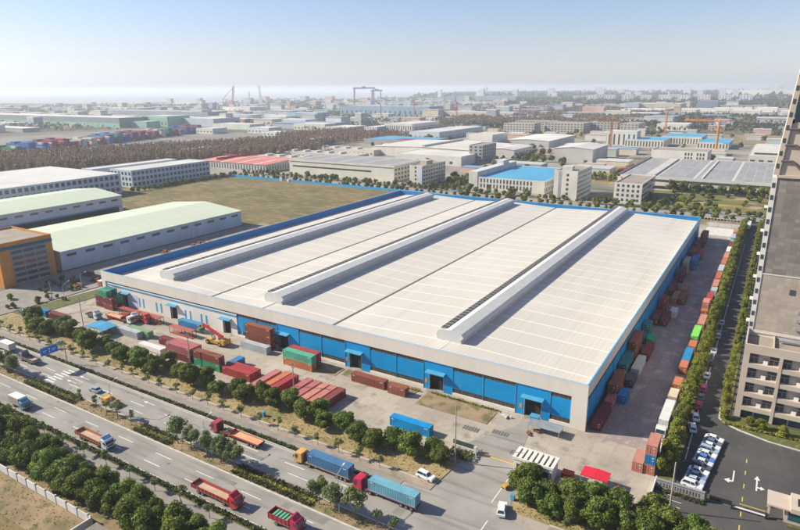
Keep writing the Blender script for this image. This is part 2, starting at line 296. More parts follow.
# ------------------------------------------------------------------ SETTING
def sheet(name,pts,z,m,kind='structure'):
    mb=MB(); 
    if len(pts)==4 and not isinstance(pts[0],tuple): x0,x1,y0,y1=pts; pts=[(x0,y0),(x1,y0),(x1,y1),(x0,y1)]
    mb.poly([(x,y,z) for x,y in pts]); o=part(name,mb,m); o['kind']=kind; return o
def slab(name,pts,z0,z1,m,kind='structure'):
    if not isinstance(pts[0],tuple): x0,x1,y0,y1=pts; pts=[(x0,y0),(x1,y0),(x1,y1),(x0,y1)]
    o=part(name,MB().ext(pts,'z',z0,z1),m); o['kind']=kind; return o
sheet('ground',(-20000,20000,-1500,20000),-.30,M_ground)
sheet('sea',[(-19000,2200),(-3300,2700),(-3000,3600),(-2300,4600),(-1900,6400),(-300,11500),(0,19500),(-19000,19500)],-.10,M_sea)
sheet('ground_lots',(-720,60,462,1250),-.20,M_lot)
sheet('field',(-520,-243,270,461),-.10,M_field)
sheet('brown_fields',(-430,160,1120,1330),-.15,M_dirt)
sheet('brown_field_far',(-430,160,1620,1735),-.15,M_dirt)
sheet('works_yard',(-182,-90,585,800),-.12,M_dirt)
sheet('storage_ground',(-301,-264.5,140,286),-.06,M_pave)
slab('verge_curved_lane',[(-262,119),(-251,119),(-249.5,150),(-249,300),(-258,300),(-259,160)],-.2,.1,M_green)
sheet('yard_ground',(-262,-13.6,101,449),-.06,M_conc)
sheet('east_yard_ground',(-33.6,-13.6,147,407),-.02,M_yardE)
sheet('yard_back_soil',(-44,-13.6,444,461),-.02,M_dirt)
sheet('compound_asphalt',(-13.6,70,60,470),-.06,M_asph_d)
sheet('road_south_carriageway',(-900,120,76,86),0,M_asph)
sheet('road_north_carriageway',(-900,120,90.5,101.2),0,M_asph)
sheet('entry_road',[(-57,101.2),(-38.5,101.2),(-41,109),(-43.5,121),(-47,148),(-59,126),(-55.5,119)],-.02,M_asph)
sheet('entry_mouth',[(-64,101.2),(-30,101.2),(-38.6,106.5),(-42,121),(-58,121)],-.01,M_asph)
sheet('crossing_road',(-296,-263,101.2,300),-.02,M_path)
sheet('back_road',(-900,120,470,483),-.1,M_asph)
slab('ground_south',(-900,120,-60,58.5),-.3,0,M_dirt)
sheet('rough_ground',(-900,-40,-60,50.5),.02,M_field)
slab('tree_belt_ground',(-900,120,59,70.5),-.2,.1,M_dirt)
sheet('south_path',(-900,120,70.5,74.6),.0,M_path)
slab('south_verge',(-900,120,74.6,76),-.2,.14,M_green)
slab('south_kerb',(-900,120,76.0,76.25),-.2,.15,M_kerb)
slab('median_ground',(-900,120,86.4,90.15),-.2,.14,M_dirt)
slab('median_kerb_south',(-900,120,85.95,86.4),-.2,.16,M_kerb)
slab('median_kerb_north',(-900,120,90.15,90.4),-.2,.16,M_kerb)
for nm,x0,x1 in (('west',-900,-272),('middle',-258,-64),('east',-30,120)):
    slab('north_kerb_'+nm,(x0,x1,101.2,101.45),-.2,.15,M_kerb)
    slab('north_hedge_strip_'+nm,(x0,x1,101.45,102.6),-.2,.12,M_green)
    sheet('bike_path_'+nm,(x0,x1,102.6,105.3),.02,M_path)
    slab('pavement_'+nm,(x0,x1 if nm!='middle' else -57,105.3,107.7),-.2,.12,M_pave)
    slab('pavement_kerb_'+nm,(x0,x1 if nm!='middle' else -57,107.7,107.95),-.2,.18,M_kerb)
slab('verge_yard_side',[(-258,107.95),(-57,107.95),(-56,118.5),(-262,118.5)],-.2,.15,M_grass)
slab('verge_gate_side',[(-38.6,107.95),(-13.8,107.95),(-13.8,120.8),(-41.5,120.8)],-.2,.15,M_grass)
slab('verge_roadside_planting',(-13.6,60,107.95,124.5),-.2,.15,M_grass)
for nm,a in (('west',(-80,-57.5,138.2,145.8)),('middle',(-110,-83,142.3,146.8)),('east',(-128,-111,140.5,146.2))):
    slab('soil_bed_'+nm,a,-.2,.06,M_dirt)
slab('planting_strip',(-13.6,-9.9,136,452),-.2,.14,M_green)
slab('planting_strip_by_tower',(-4.3,-1.3,178,452),-.2,.14,M_green)
slab('lawn_by_tower',[(-3.8,180),(-3.6,174),(-2,171.6),(1.6,169.6),(8.6,167.3),(20,166),(60,166),(60,176.8),(-1.2,176.8),(-1.2,180)],-.2,.14,M_green)
slab('kerb_by_tower',[(-4.1,180),(-3.9,173.9),(-2.2,171.3),(1.4,169.3),(8.5,167.0),(20,165.7),(60,165.7),(60,166),(20,166),(8.6,167.3),(1.6,169.6),(-2,171.6),(-3.6,174),(-3.8,180)],-.2,.18,M_kerb)
sheet('garden',[(-130,498),(40,498),(40,578),(-110,578)],-.08,M_garden)
# markings: one object per kind of line
def lines(name,rects,m,z=.006):
    mb=MB()
    for x0,x1,y0,y1 in rects: mb.quad((x0,y0,z),(x1,y0,z),(x1,y1,z),(x0,y1,z))
    o=part(name,mb,m); o['kind']='structure'; return o
S=[]
for k in range(-28,8):
    x=-168.9+15*k+15*6
    S+= [(x,x+6,82.9,83.08),(x,x+6,79.45,79.63),(x+1,x+7,96.55,96.75)]
    S+= [(x+4.6,x+10.6,93.6,93.78)]
pr=random.Random(4); P_=[]
for k in range(30):
    x=pr.uniform(-230,-60); y=pr.choice([77.5,80.2,83.6,91.5,94.3,97.4]); P_.append((x,x+pr.uniform(1.5,9),y,y+pr.uniform(.8,2.4)))
lines('road_repair_patches',P_,mat('patched_asphalt',(.19,.18,.168),.9,(.23,.22,.20),.4),.003)
P_=[]
for k in range(16):
    x=pr.uniform(-225,-60); y=pr.choice([76.9,81.2,85.0,92.0,95.2,99.2]); P_.append((x,x+.7,y,y+.7))
lines('manhole_covers',P_,M_seam,.005)
mb=MB()
for k in range(26):
    x=pr.uniform(-225,-60); y=pr.choice([76.5,80,83.3,91,94,97.2]); yy=y
    for q in range(14):
        x2=x+pr.uniform(.4,1.2); y2=yy+pr.uniform(-.35,.35) if k%3 else yy+pr.uniform(.2,.6)
        if y2>100.6 or (85.5<y2<91): break
        mb.quad((x,yy-.05,.008),(x2,y2-.05,.008),(x2,y2+.05,.008),(x,yy+.05,.008)); x,yy=x2,y2
o=part('road_cracks',mb,M_seam); o['kind']='structure'
lines('road_lane_dashes',[q for q in S if not(-66<q[0]<-36 and q[2]>90)],M_white)
lines('road_edge_lines',[(-900,-66,100.75,100.85),(-30,120,100.75,100.85),(-900,120,76.5,76.6)],M_white)
Z=[]
for k in range(7): Z.append((-189+k*.0+(-1.2 if k%2 else 0),-184.5+(-1.2 if k%2 else 0),91.6+k*1.25,92.1+k*1.25))
Z+=[(-260,-256,91.4+i*1.1,91.9+i*1.1) for i in range(8)]
lines('road_crossing_stripes',Z,M_white)
mb=MB()
for x,y in ((-148,98.6),(-180,98.7),(-181,95)):
    mb.quad((x,y-.09,.006),(x+3.4,y-.09,.006),(x+3.4,y+.09,.006),(x,y+.09,.006)); mb.poly([(x,y-.5,.0065),(x-1.6,y,.0065),(x,y+.5,.0065)])
o=part('road_arrows',mb,M_white); o['kind']='structure'
lines('entry_lines',[(-43.45,-43.25,108.4,120.6),(-41.8,-41.6,99,102.6),(-9.12,-8.92,148,400),(-13,-7.5,131.3,131.45),(-12.6,-7.4,129.5,129.65),(-12.6,-7.5,127.5,127.65)]+[(-11,-8.95,y,y+.12) for y in range(166,396,7)],M_white)
lines('entry_yellow_line',[(-54,-44,124.4,124.7)],M_yel)
lines('compound_dashes',[(3.8,4.0,y,y+1.8) for y in (154,148.5,142.6,137.2,131.4,126.5,121)],M_yel,-.05)
mb=MB(); zz=-.05
mb.quad((1.45,144.2,zz),(1.75,144.2,zz),(1.75,149,zz),(1.45,149,zz)); mb.quad((.9,143.9,zz),(1.45,143.9,zz),(1.45,144.5,zz),(.9,144.5,zz)); mb.poly([(.9,143.2,zz),(.9,145.2,zz),(-.2,144.2,zz)])
mb.quad((6.25,143,zz),(6.55,143,zz),(6.55,147.6,zz),(6.25,147.6,zz)); mb.poly([(5.8,147.6,zz),(7,147.6,zz),(6.4,149.4,zz)]); mb.quad((6.55,144.2,zz),(7.2,144.2,zz),(7.2,144.7,zz),(6.55,144.7,zz)); mb.poly([(7.2,143.7,zz),(8.1,144.45,zz),(7.2,145.2,zz)])
o=part('compound_arrows',mb,M_white); o['kind']='structure'

# ------------------------------------------------------------------ MAIN WAREHOUSE
X0,X1,Y0,Y1=-242.4,-33.5,147.9,396.5; PT=13.5
wh=root('warehouse','huge cream-roofed warehouse with blue cladding and three long roof monitors','warehouse',((X0+X1)/2,Y0,0))
ox,oy=(X0+X1)/2,Y0
def W(name,mb,m,parent=wh,**k):
    mb.v=[(a-ox,b-oy,c) for a,b,c in mb.v]; return part(name,mb,m,parent,**k)
prof=[(X0+.4,9.9),(-211,12.0),(-180,10.9),(-151,12.3),(-121,10.9),(-79,12.4),(X1-.4,10.8)]
mb=MB()
for (xa,za),(xb,zb) in zip(prof,prof[1:]): mb.quad((xa,Y0+.4,za),(xb,Y0+.4,zb),(xb,Y1-.4,zb),(xa,Y1-.4,za))
W('roof',mb,M_roof)
for x in (-180,-121): W('roof_gutter',MB().b(x-.45,x+.45,Y0+.5,Y1-.5,10.85,11.02),M_seam)
for x in (-79,-151): W('ridge_cap',MB().b(x-.25,x+.25,Y0+.5,Y0+10,12.2,12.45),M_cream)
# parapets
W('front_parapet',MB().b(X0,X1,Y0,Y0+.34,9.35,PT-.12),M_cream)
W('side_parapet',MB().b(X1-.4,X1,Y0+.4,Y1,9.9,PT-.12),M_cream)
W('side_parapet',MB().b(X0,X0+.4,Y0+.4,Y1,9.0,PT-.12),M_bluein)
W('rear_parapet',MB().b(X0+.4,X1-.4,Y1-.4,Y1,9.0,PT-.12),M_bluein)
W('parapet_cap',MB().b(X0-.05,X1+.05,Y0-.05,Y0+.16,PT-.12,PT).b(X0-.05,X0+.2,Y0+.16,Y1+.05,PT-.12,PT).b(X0+.2,X1+.05,Y1-.16,Y1+.05,PT-.12,PT),M_cream)
W('parapet_flashing',MB().b(X0+.4,X1-.2,Y0+.16,Y0+.5,PT-.12,PT+.03).b(X1-.42,X1-.02,Y0+.5,Y1-.4,PT-.12,PT+.03),M_fblue)
# inner walls (mass below the roof)
W('rear_wall',MB().b(X0+.3,X1-.3,Y1-.7,Y1-.1,0,9.0),M_blue)
W('side_wall',MB().b(X0+.3,X0+.6,Y0+.8,Y1-.7,0,9.0),M_blue)
yf=Y0+.35
doors=[-48.2,-78.4,-108.3,-139.3,-167.2,-197,-227]
def near_door(a,b): return [d for d in doors if a<d<b]
edges=[-33.5-4.2]+[-43.4-9.85*k for k in range(0,21)]
edges=[e_ for e_ in edges if e_>X0+2]+[X0+2.4]
W('corner_column',MB().b(X1-4.2,X1,Y0,Y0+.8,0,9.34),M_cream)
W('corner_column',MB().b(X0,X0+2.4,Y0,Y0+.8,0,9.34),M_cream)
for b_,a_ in zip(edges,edges[1:]):
    mid=(a_+b_)/2; blue=mid>-158; m=M_blue if blue else M_whitew
    dr=[d for d in doors if a_-.01<=d<b_]
    # ribbon window under the parapet
    if blue and dr: top=9.34
    elif blue:
        W('ribbon_window',MB().b(a_+.12,b_-.12,yf+.1,yf+.4,7.95,9.7),M_ribbon)
        top=7.95
    else:
        W('ribbon_window',MB().b(a_+.12,b_-.12,yf+.1,yf+.4,8.7,9.7),M_ribbon)
        W('trim',MB().b(a_,b_,yf-.25,yf+.3,7.8,8.25),M_ltblue); top=8.7
    if dr:
        d=dr[0]; dw=2.35 if blue else 2.0; dh=5.4 if blue else 5.0
        W('wall_panel',MB().b(a_,d-dw,yf,yf+.3,.0,top).b(d+dw,b_,yf,yf+.3,0,top).b(d-dw,d+dw,yf,yf+.3,dh,top),m)
        dd=W('door',MB().b(d-dw,d+dw,yf+1.0,yf+1.1,0,dh),M_dark)
        W('door_frame',MB().ext([(d-dw-.15,0),(d-dw,0),(d-dw,dh),(d+dw,dh),(d+dw,0),(d+dw+.15,0),(d+dw+.15,dh+.15),(d-dw-.15,dh+.15)],'y',yf-.04,yf+.9),M_steel if blue else M_greyw)
        cb=MB().ext([(-.0,6.4),(-1.7,6.1),(-1.7,5.9),(0,6.15)],'x',d-dw-.8,d+dw+.8); cb.v=[(x,y+yf-.01,z) for x,y,z in cb.v]
        W('canopy',cb,M_ltblue)
        if blue: W('notice',MB().b(d-dw-1.5,d-dw-.7,yf-.06,yf-.01,2.0,3.2),M_orange)
    else:
        if blue:
            W('wall_panel',MB().b(a_,b_,yf,yf+.3,2.35,top),m)
            W('lower_window',MB().b(a_+.12,b_-.12,yf+.12,yf+.4,.9,2.35),M_ribbon)
            W('plinth',MB().b(a_,b_,yf-.15,yf+.35,0,.9),M_whitew)
        else:
            W('wall_panel',MB().b(a_,b_,yf,yf+.3,0,top),m)
    if blue: W('downpipe',MB().b(a_-.07,a_+.07,yf-.12,yf+.0,0.2,9.3),M_ltblue if R.random()<.75 else M_cream)
for x in (-218.4,-215.8,-207.5,-204.6,-190,-187.2,-181,-178.2,-159.3,-231,-233.6):
    W('slit_window',MB().b(x-.42,x+.42,yf-.05,yf+.0,1.2,5.2),M_fblue)
W('roller_shutter',MB().b(-226.2,-219.8,yf-.06,yf-.01,0,6.0),M_bluew)
# east side, seen obliquely
for k in range(25):
    a_=Y0+.8+9.9*k; b_=min(a_+9.9,Y1-.1)
    W('ribbon_window',MB().b(X1-.6,X1-.3,a_+.15,b_-.15,8.4,9.9),M_ribbonY)
    W('wall_panel',MB().b(X1-.5,X1-.22,a_,b_,1.2,8.4),M_blue)
    W('side_window',MB().b(X1-.5,X1-.3,a_+.2,b_-.2,.5,1.2),M_ribbonY)
    W('downpipe',MB().b(X1-.22,X1-.1,a_-.1,a_+.1,.1,9.89),M_ltblue)
W('side_plinth',MB().b(X1-.5,X1-.1,Y0+.8,Y1,0,.5),M_conc)
# roof monitors
def monitor(xc,ya,yb,zb):
    p=[(-3.9,0),(-4.6,1.2),(-4.7,2.2),(-4.2,3.3),(-3.6,3.75),(.3,4.05),(3.9,3.3),(4.6,2.5),(4.5,2.0),(3.8,1.4),(3.7,.9),(4.0,.7),(4.0,0)]
    r=W('roof_monitor',MB().ext([(xc+a,zb+b) for a,b in p],'y',ya,yb),M_monit)
    lv=MB()
    n=int((yb-ya-2)/1.0)
    lv.b(xc-3.5,xc-1.5,ya+.8,yb-.8,zb+3.7,zb+4.22)
    W('louvre',lv,M_louv,parent=r)
    W('monitor_ridge',MB().b(xc-1.45,xc+.3,ya+.2,yb-.2,zb+3.8,zb+4.06),M_white_trim,parent=r)
    W('end_flashing',MB().b(xc-4.4,xc+4.3,ya-.12,ya,zb-.3,zb+.12),M_monit,parent=r)
monitor(-79,158,394,12.0); monitor(-151.5,157.5,389,11.9); monitor(-211,157.5,384,11.6)

# ------------------------------------------------------------------ TOWER WITH PODIUM
tw=root('office_tower','beige stone office tower rising from a five storey balcony podium','tower',(-.4,177.5,0))
def T(name,mb,m,parent=tw,**k):
    mb.v=[(a+.4,b-177.5,c) for a,b,c in mb.v]; return part(name,mb,m,parent,**k)
XR=48
T('podium_wall',MB().b(-.2,XR,179.2,191,0,19.4),M_beige)
T('terrace_floor',MB().b(.3,XR,178.2,191,19.4,19.6),M_flat)
T('podium_parapet',MB().b(-.4,XR,177.5,178.1,19.2,21.6).b(-.4,.0,178.1,191.2,19.2,21.6),M_beige)
for z in (15.0,10.7,6.5,2.3): T('balcony_slab',MB().b(1.1,XR,177.5,179.3,z,z+1.25),M_beige)
T('corner_pillar',MB().b(-.4,1.1,177.5,179.4,0,19.2),M_beige)
for k in range(6):
    x=8.0+8.2*k; T('pillar',MB().b(x,x+.75,177.4,179.25,0,19.2),M_beige)
for zi,z in enumerate((16.25,11.95,7.75,3.55)):
    for k in range(6):
        x=1.1+8.2*k if k else 1.1; xl=(8.75+8.2*(k-1)) if k else 1.1; xr=8.0+8.2*k
        for a,b in ((xl+.15,xl+2.1),(xr-2.2,xr-.15)):
            wn=T('window',MB().b(a,b,179.08,179.16,z+.05,z+2.85),M_glass)
            T('window_frame',MB().b(a,b,178.98,179.07,z+1.35,z+1.5).b((a+b)/2-.05,(a+b)/2+.05,178.98,179.07,z+.05,z+1.34).b(a-.1,a,178.98,179.1,z,z+2.9).b(b,b+.1,178.98,179.1,z,z+2.9),M_beige,parent=wn)
        T('air_conditioner',MB().b(xr-3.6,xr-2.5,178.3,179.0,z+.02,z+1.0),M_white_trim)
T('ground_floor_glazing',MB().b(1.1,XR,178.9,179.15,.2,2.3),M_teal)
T('pier',MB().b(3.9,4.3,178.7,178.88,.0,2.3).b(12,12.4,178.7,178.88,0,2.3).b(20,20.4,178.7,178.88,0,2.3),M_beige)
T('air_handling_duct',MB().tube((7.5,187.5,20.6),(XR,188.6,20.6),.55,10),M_steel)
T('parapet_rail',MB().b(1,XR,190.6,190.75,20.5,20.65).b(6.2,6.5,178.1,190.9,19.6,20.4).b(13,13.3,178.1,190.9,19.6,20.4).b(20,20.3,178.1,190.9,19.6,20.4),M_beige)
# tower shaft
YT=191
T('shaft_wall',MB().b(.9,XR,YT,YT+28,19.6,38),M_tile)
T('upper_shaft_wall',MB().b(.9,XR,YT+.05,YT+28,38,64.5),M_tileg)
T('side_pilaster',MB().b(-.35,.9,YT-.15,YT+28,0,64.5).b(.9,XR,YT-.1,YT,37.7,38.05).b(.9,XR,YT-.2,YT,19.6,21.2),M_whitew)
T('ledge',MB().b(.9,XR,YT-.35,YT+1,64.5,65.2),M_beige)
for k in range(13):
    T('slit_window',MB().b(-.15,.55,YT-.22,YT-.16,22.2+3.3*k,23.5+3.3*k),M_glass)
for k in range(6):
    T('side_ledge',MB().b(-1.15,-.36,YT+1,YT+3,23+6.6*k,23.4+6.6*k),M_whitew)
T('square_window',MB().b(8.0,9.3,YT-.12,YT-.02,32.8,34.3),M_glass)
for z in (23.0,25.4,27.8): T('louvre_window',MB().b(10.6,14.5,YT-.6,YT-.01,z,z+.9),M_steel)
# crown: leaning corner strut with braces and glass
sl=lambda z:(-.3+(z-64.5)*.083)
mb=MB()
for za,zb in ((65.2,112),):
    n=len(mb.v)
    mb.v+=[(sl(za),YT,za),(sl(za)+1.3,YT,za),(sl(za)+1.3,YT+26,za),(sl(za),YT+26,za),(sl(zb),YT,zb),(sl(zb)+1.1,YT,zb),(sl(zb)+1.1,YT+26,zb),(sl(zb),YT+26,zb)]
    mb.f+=[(n,n+3,n+2,n+1),(n+4,n+5,n+6,n+7),(n,n+1,n+5,n+4),(n+1,n+2,n+6,n+5),(n+2,n+3,n+7,n+6),(n+3,n,n+4,n+7)]
T('corner_strut',mb,M_beige)
T('crown_wall',MB().b(1.1,XR,YT+.5,YT+26,65.2,78.5),M_beige)
for k in range(3):
    z=66.3+4.1*k; x=1.0+.3*k
    T('brace',MB().tube((x,YT+.2,z+2.6),(x+2.6,YT+.2,z+2.6),.32,6).tube((x+2.6,YT+.2,z+2.6),(x+5.2,YT+.2,z),.32,6).tube((x+5.2,YT+.2,z),(x+12,YT+.2,z-3),.32,6),M_seam)
T('crown_glazing',MB().b(2.6,XR,YT+.6,YT+25,78.5,108),M_teal)
T('glazing_bar',MB().b(2.6,XR,YT+.45,YT+.6,84,84.2).b(2.6,XR,YT+.45,YT+.6,90,90.2).b(2.6,XR,YT+.45,YT+.6,78.5,78.8).b(6,6.2,YT+.42,YT+.58,78.9,108),M_beige)
for k in range(9):
    z=67+3.3*k; T('notch_window',MB().b(sl(z)+.2,sl(z)+.8,YT-.08,YT+.01,z,z+1.2),M_glass)
T('glazed_link',MB().b(2.2,XR,YT+.9,YT+24,108,110),M_beige)

# ------------------------------------------------------------------ GENERIC BUILDINGS
WM={}; FOOT=[]
def winmesh(w_,h_,axis):
    k=(round(w_,2),round(h_,2),axis)
    if k not in WM:
        mb=MB()
        if axis=='y': mb.b(-w_/2,w_/2,-.1,0,0,h_)
        else: mb.b(0,.1,-w_/2,w_/2,0,h_)
        WM[k]=mb.mesh('window',M_glass)
    return WM[k]
def building(name,label,cat,x0,y0,Wd,D,h,wm,rm,roof='flat',win=(),wall_col=None,roof_col=None,group=None,par=.7,rise=2.0,ridge='y',eave=.5):
    """(x0,y0) is the corner with the largest x and smallest y"""
    FOOT.append((x0-Wd,x0,y0,y0+D)); r=root(name,label,cat,(x0-Wd/2,y0+D/2,-.2),0,group); a,b=Wd/2,D/2; h+=.2
    if roof=='flat':
        part('wall',MB().b(-a,a,-b,-b+.5,0,h).b(-a,a,b-.5,b,0,h).b(-a,-a+.5,-b+.5,b-.5,0,h).b(a-.5,a,-b+.5,b-.5,0,h),wm,r,wall_col)
        part('roof',MB().b(-a+.5,a-.5,-b+.5,b-.5,h-par-.4,h-par),rm,r,roof_col)
    elif ridge=='y':
        part('wall',MB().ext([(-a,0),(a,0),(a,h),(0,h+rise-.05),(-a,h)],'y',-b,b),wm,r,wall_col)
        part('roof',MB().ext([(-a-eave,h-.05),(0,h+rise),(a+eave,h-.05),(a+eave,h+.25),(0,h+rise+.3),(-a-eave,h+.25)],'y',-b-eave,b+eave),rm,r,roof_col)
    else:
        part('wall',MB().ext([(-b,0),(b,0),(b,h),(0,h+rise-.05),(-b,h)],'x',-a,a),wm,r,wall_col)
        part('roof',MB().ext([(-b-eave,h-.05),(0,h+rise),(b+eave,h-.05),(b+eave,h+.25),(0,h+rise+.3),(-b-eave,h+.25)],'x',-a-eave,a+eave),rm,r,roof_col)
    for face,z,wd,hh,gap,*rest in win:
        rows=rest[0] if rest else 1; pitch=rest[1] if len(rest)>1 else 3.5; m0=rest[2] if len(rest)>2 else gap*.6
        span=(Wd if face=='f' else D)-2*m0; n=max(1,int(span/gap)+1)
        if n>95:
            mb=MB()
            for q in range(rows):
                for i in range(n):
                    p=-span/2+span*i/max(1,n-1); zz=z+.2+q*pitch
                    if face=='f': mb.b(p-wd/2,p+wd/2,-b-.1,-b,zz,zz+hh)
                    else: mb.b(a,a+.1,p-wd/2,p+wd/2,zz,zz+hh)
            o=part('window_rows',mb,M_glass,r); o['kind']='stuff'
            continue
        for q in range(rows):
            for i in range(n):
                p=-span/2+span*i/max(1,n-1); zz=z+.2+q*pitch
                if face=='f': part('window',winmesh(wd,hh,'y'),None,r,loc=(p,-b,zz))
                else: part('window',winmesh(wd,hh,'x'),None,r,loc=(a,p,zz))
    return r
# orange office
oo=building('orange_office_building','orange and mauve office block at the left edge beside the green roofed warehouse','building',-298.5,134.5,36,25,21,M_orange,M_flat,par=1.0,win=())
part('grey_fascia',MB().b(-18.1,18.15,-12.6,12.6,17.6,19.2),M_glass,oo)
part('facade_panel',MB().b(18.0,18.12,-7.5,9.5,.3,17.5),M_mauve,oo)
for q in range(6):
    for i in range(3): part('window',MB().b(18.12,18.2,-6.9+5.5*i,-2.0+5.5*i,1.4+2.75*q,2.9+2.75*q),M_glass,oo)
for q in range(5): part('window',MB().b(-12,-9,-12.62,-12.5,2+3*q,3.6+3*q),M_glass,oo)
g1=building('green_roof_warehouse','pale mint roofed warehouse beside the blue parapet of the big warehouse','warehouse',-303.4,165,68,125,9.6,M_greyw,M_mgreen,'gable',rise=3.2,win=[('s',6.6,5.2,1.4,9.6,1,3,6)])
part('lean_to_door',MB().b(34,34.3,-30,-22,0,5),M_stone,g1); part('lean_to_door',MB().b(34,34.3,20,27,0,4.6),M_stone,g1)
g2=building('green_roof_warehouse','second mint roofed warehouse with a blue canopy strip, behind the orange office','warehouse',-419,150,62,131,12,M_greyw,M_mgreen,'gable',rise=3.2,win=[('s',8.6,5.2,1.4,9.6,1,3,6)])
part('canopy_strip',MB().b(31,34,-60,62,4.6,5.0),M_ltblue,g2); part('loading_bays',MB().b(31,31.2,-60,62,.3,4.4),M_dark,g2)
b4=building('white_factory_block','long white three storey factory left of the brown field, rows of square windows','factory',-497,205,112,130,17.5,M_bluew,M_proof,win=[('s',2,3.0,3.2,4.7,3,5.4,4),('f',2,3,3,7,3,5.4,6)],par=.3)
b5=building('white_factory_block','white three storey factory block standing beside the corner of the brown field','factory',-513.6,357.6,32,94,16.3,M_bluew,M_proof,win=[('s',1.6,2.9,2.9,4.6,3,5.0,3),('f',1.6,2.6,2.8,5.2,3,5.0,3)],par=.3)
building('service_block','narrow grey roofed annex just behind the white factory','building',-566,352,17,100,15,M_pale,M_proof,par=.3,win=[('s',9,3,2,7)],wall_col=(.8,.85,1))
building('long_annex','long low blue grey annex behind the brown wood edge','building',-666,542,16,72,13,M_pale,M_proof,par=.4,win=[('f',2,2,2,4,3,3.8),('s',2,2.4,2,5.5,3,3.8)],wall_col=(.75,.82,1))
r7=building('red_roof_factory','low factory with a salmon red roof and a maroon ridge vent','factory',-480.2,500.8,105,70,7.9,M_pale,M_rroof,'gable',rise=1.6,ridge='x',win=[('f',1,1.5,5.5,4.2),('s',1,1.5,5,4.2)],wall_col=(.75,.77,.8))
part('ridge_vent',MB().b(-48,-30,3,5.5,9.6,12.2).b(-30,-28.5,-30,32,9.4,11.6),M_maroon,r7)
b8=building('solar_roof_factory','beige factory with solar panels on its roof, behind the blue site fence','factory',-317.6,507.7,134,62,15.4,M_pale,M_solar,par=.3,win=[('s',2,3,2,6,3,4.2)],wall_col=(.98,.97,.9))
part('window_strip',MB().b(-62,40,-31.15,-31,8.2,9.6),M_dark,b8); part('eave_strip',MB().b(-66,66,-31.3,-31,13.4,14.0),M_seam,b8)
b9=building('beige_office','beige five storey office with a blue glass stair strip near the end of the fence','building',-277.6,493.4,14,46,19.5,M_pale,M_flat,win=[('s',2,2.6,1.9,4.8,5,3.6),],wall_col=(.95,.93,.82))
part('stair_glass',MB().b(1.5,6.5,-23.3,-23,1,19),M_bluew,b9)
for q in range(5): part('window',MB().b(-1.2,.4,-23.15,-23,2.4+3.6*q,4.2+3.6*q),M_glass,b9)
part('roof_house',MB().b(-4,3,-8,4,19,22.5),M_beige,b9)
b10=building('blue_roof_factory','factory with a bright sky blue roof and white pilastered front','factory',-166.8,509.6,71,96,10.8,M_pale,M_broof,par=.5,win=[('f',1.5,1.3,3.4,3.0,2,4.6,12),('s',1.5,1.4,3.2,4,2,4.6)],wall_col=(.95,.95,.93))
part('stair_wing',MB().b(-35.6,-27,-48.4,48,0,15.4).b(-35,-28,15,30,15.4,19),M_stone,b10)
part('door',MB().b(-18,-14,-48.12,-48,0,4.5),M_dark,b10); part('door',MB().b(4,8,-48.12,-48,0,4.5),M_dark,b10)
b11=building('white_dormitory','white six storey dormitory standing right of the sky blue roof','building',-134,491.5,19.2,43,23.5,M_pale,M_flat,par=1.2,win=[('s',2.2,1.8,1.7,3.2,6,3.6)],wall_col=(1,.98,.92))
for q in range(5): part('window',MB().b(.6,2.4,-21.6,-21.5,4+3.8*q,6+3.8*q),M_glass,b11)
part('front_groove',MB().b(-6,-3.5,-21.56,-21.5,0,23),M_steel,b11); part('roof_house',MB().b(-6,2,-12,-4,22.5,26),M_stone,b11)
building('grey_shed','grey metal shed with two small doors, behind the dormitory','warehouse',-188.5,749.5,47,74,16.2,M_pale,M_proof,'gable',rise=2.2,wall_col=(.78,.78,.8),win=[('f',0,3.8,3.4,30,1,3,8)])
b13=building('small_office','white four storey office with a dark glazed side, behind the big warehouse','building',-85.6,498.1,21,57,15.8,M_pale,M_flat,par=.8,wall_col=(1,1,1),win=[('f',1.6,1.7,2,3.2,4,3.7,3),('s',1.4,3.6,2.2,4.4,4,3.7,3)])
b14=building('solar_roof_hall','very wide hall covered with rows of grey solar panels','factory',60,581,182,158,11.5,M_pale,M_solar,par=.3,wall_col=(1,.98,.93))
part('window_band',MB().b(-88,50,-79.2,-79,7.4,9.2),M_glass,b14); part('roof_step',MB().b(-68,-60,-74,72,11.3,12.6),M_proof,b14,(.9,.88,.85)); part('window_band',MB().b(-88,88,-79.15,-79,1,3.6),M_dark,b14)
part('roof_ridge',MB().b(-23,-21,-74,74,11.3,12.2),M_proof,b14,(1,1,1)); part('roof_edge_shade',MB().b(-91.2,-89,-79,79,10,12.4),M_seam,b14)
b15=building('white_annex','white cubic annex with window rows behind the solar panel hall','building',-64.4,740,57,42,20,M_pale,M_flat,par=.8,wall_col=(1,.99,.96))
for q in range(2):
    for i in range(7):
        if i!=3: part('window',MB().b(6+3*i,7.6+3*i,-21.1,-21,11+4.4*q,14+4.4*q),M_glass,b15)
b41=building('office_rows','stepped white office terrace with dark roof windows, left of the tower','building',40,788,67,150,14,M_pale,M_proof,par=.3,wall_col=(1,.99,.97),win=[('f',3,4.5,1.6,8,2,4.5,4)])
for k in range(7): part('dormer_row',MB().b(-31,31,-66+18*k,-60+18*k,14,17.4),M_whitew,b41); part('dormer_glass',MB().b(-29,29,-66.2+18*k,-66+18*k,14.6,16.4),M_glass,b41)
building('white_warehouse','long white warehouse with a blue end wall right of the beige office','warehouse',-314,650,90,60,11.2,M_pale,M_proof,par=.3,wall_col=(1,1,1),win=[('f',2,4,3,22)])
b20=building('pale_roof_hall','broad pale roofed hall with a dark ridge vent in the middle distance','warehouse',-322,715,160,120,11.5,M_pale,M_proof,'gable',rise=2,wall_col=(1,.98,.95),roof_col=(1.08,1.04,.98))
part('ridge_vent',MB().b(-2,2,-58,58,13.6,16),M_steel,b20)
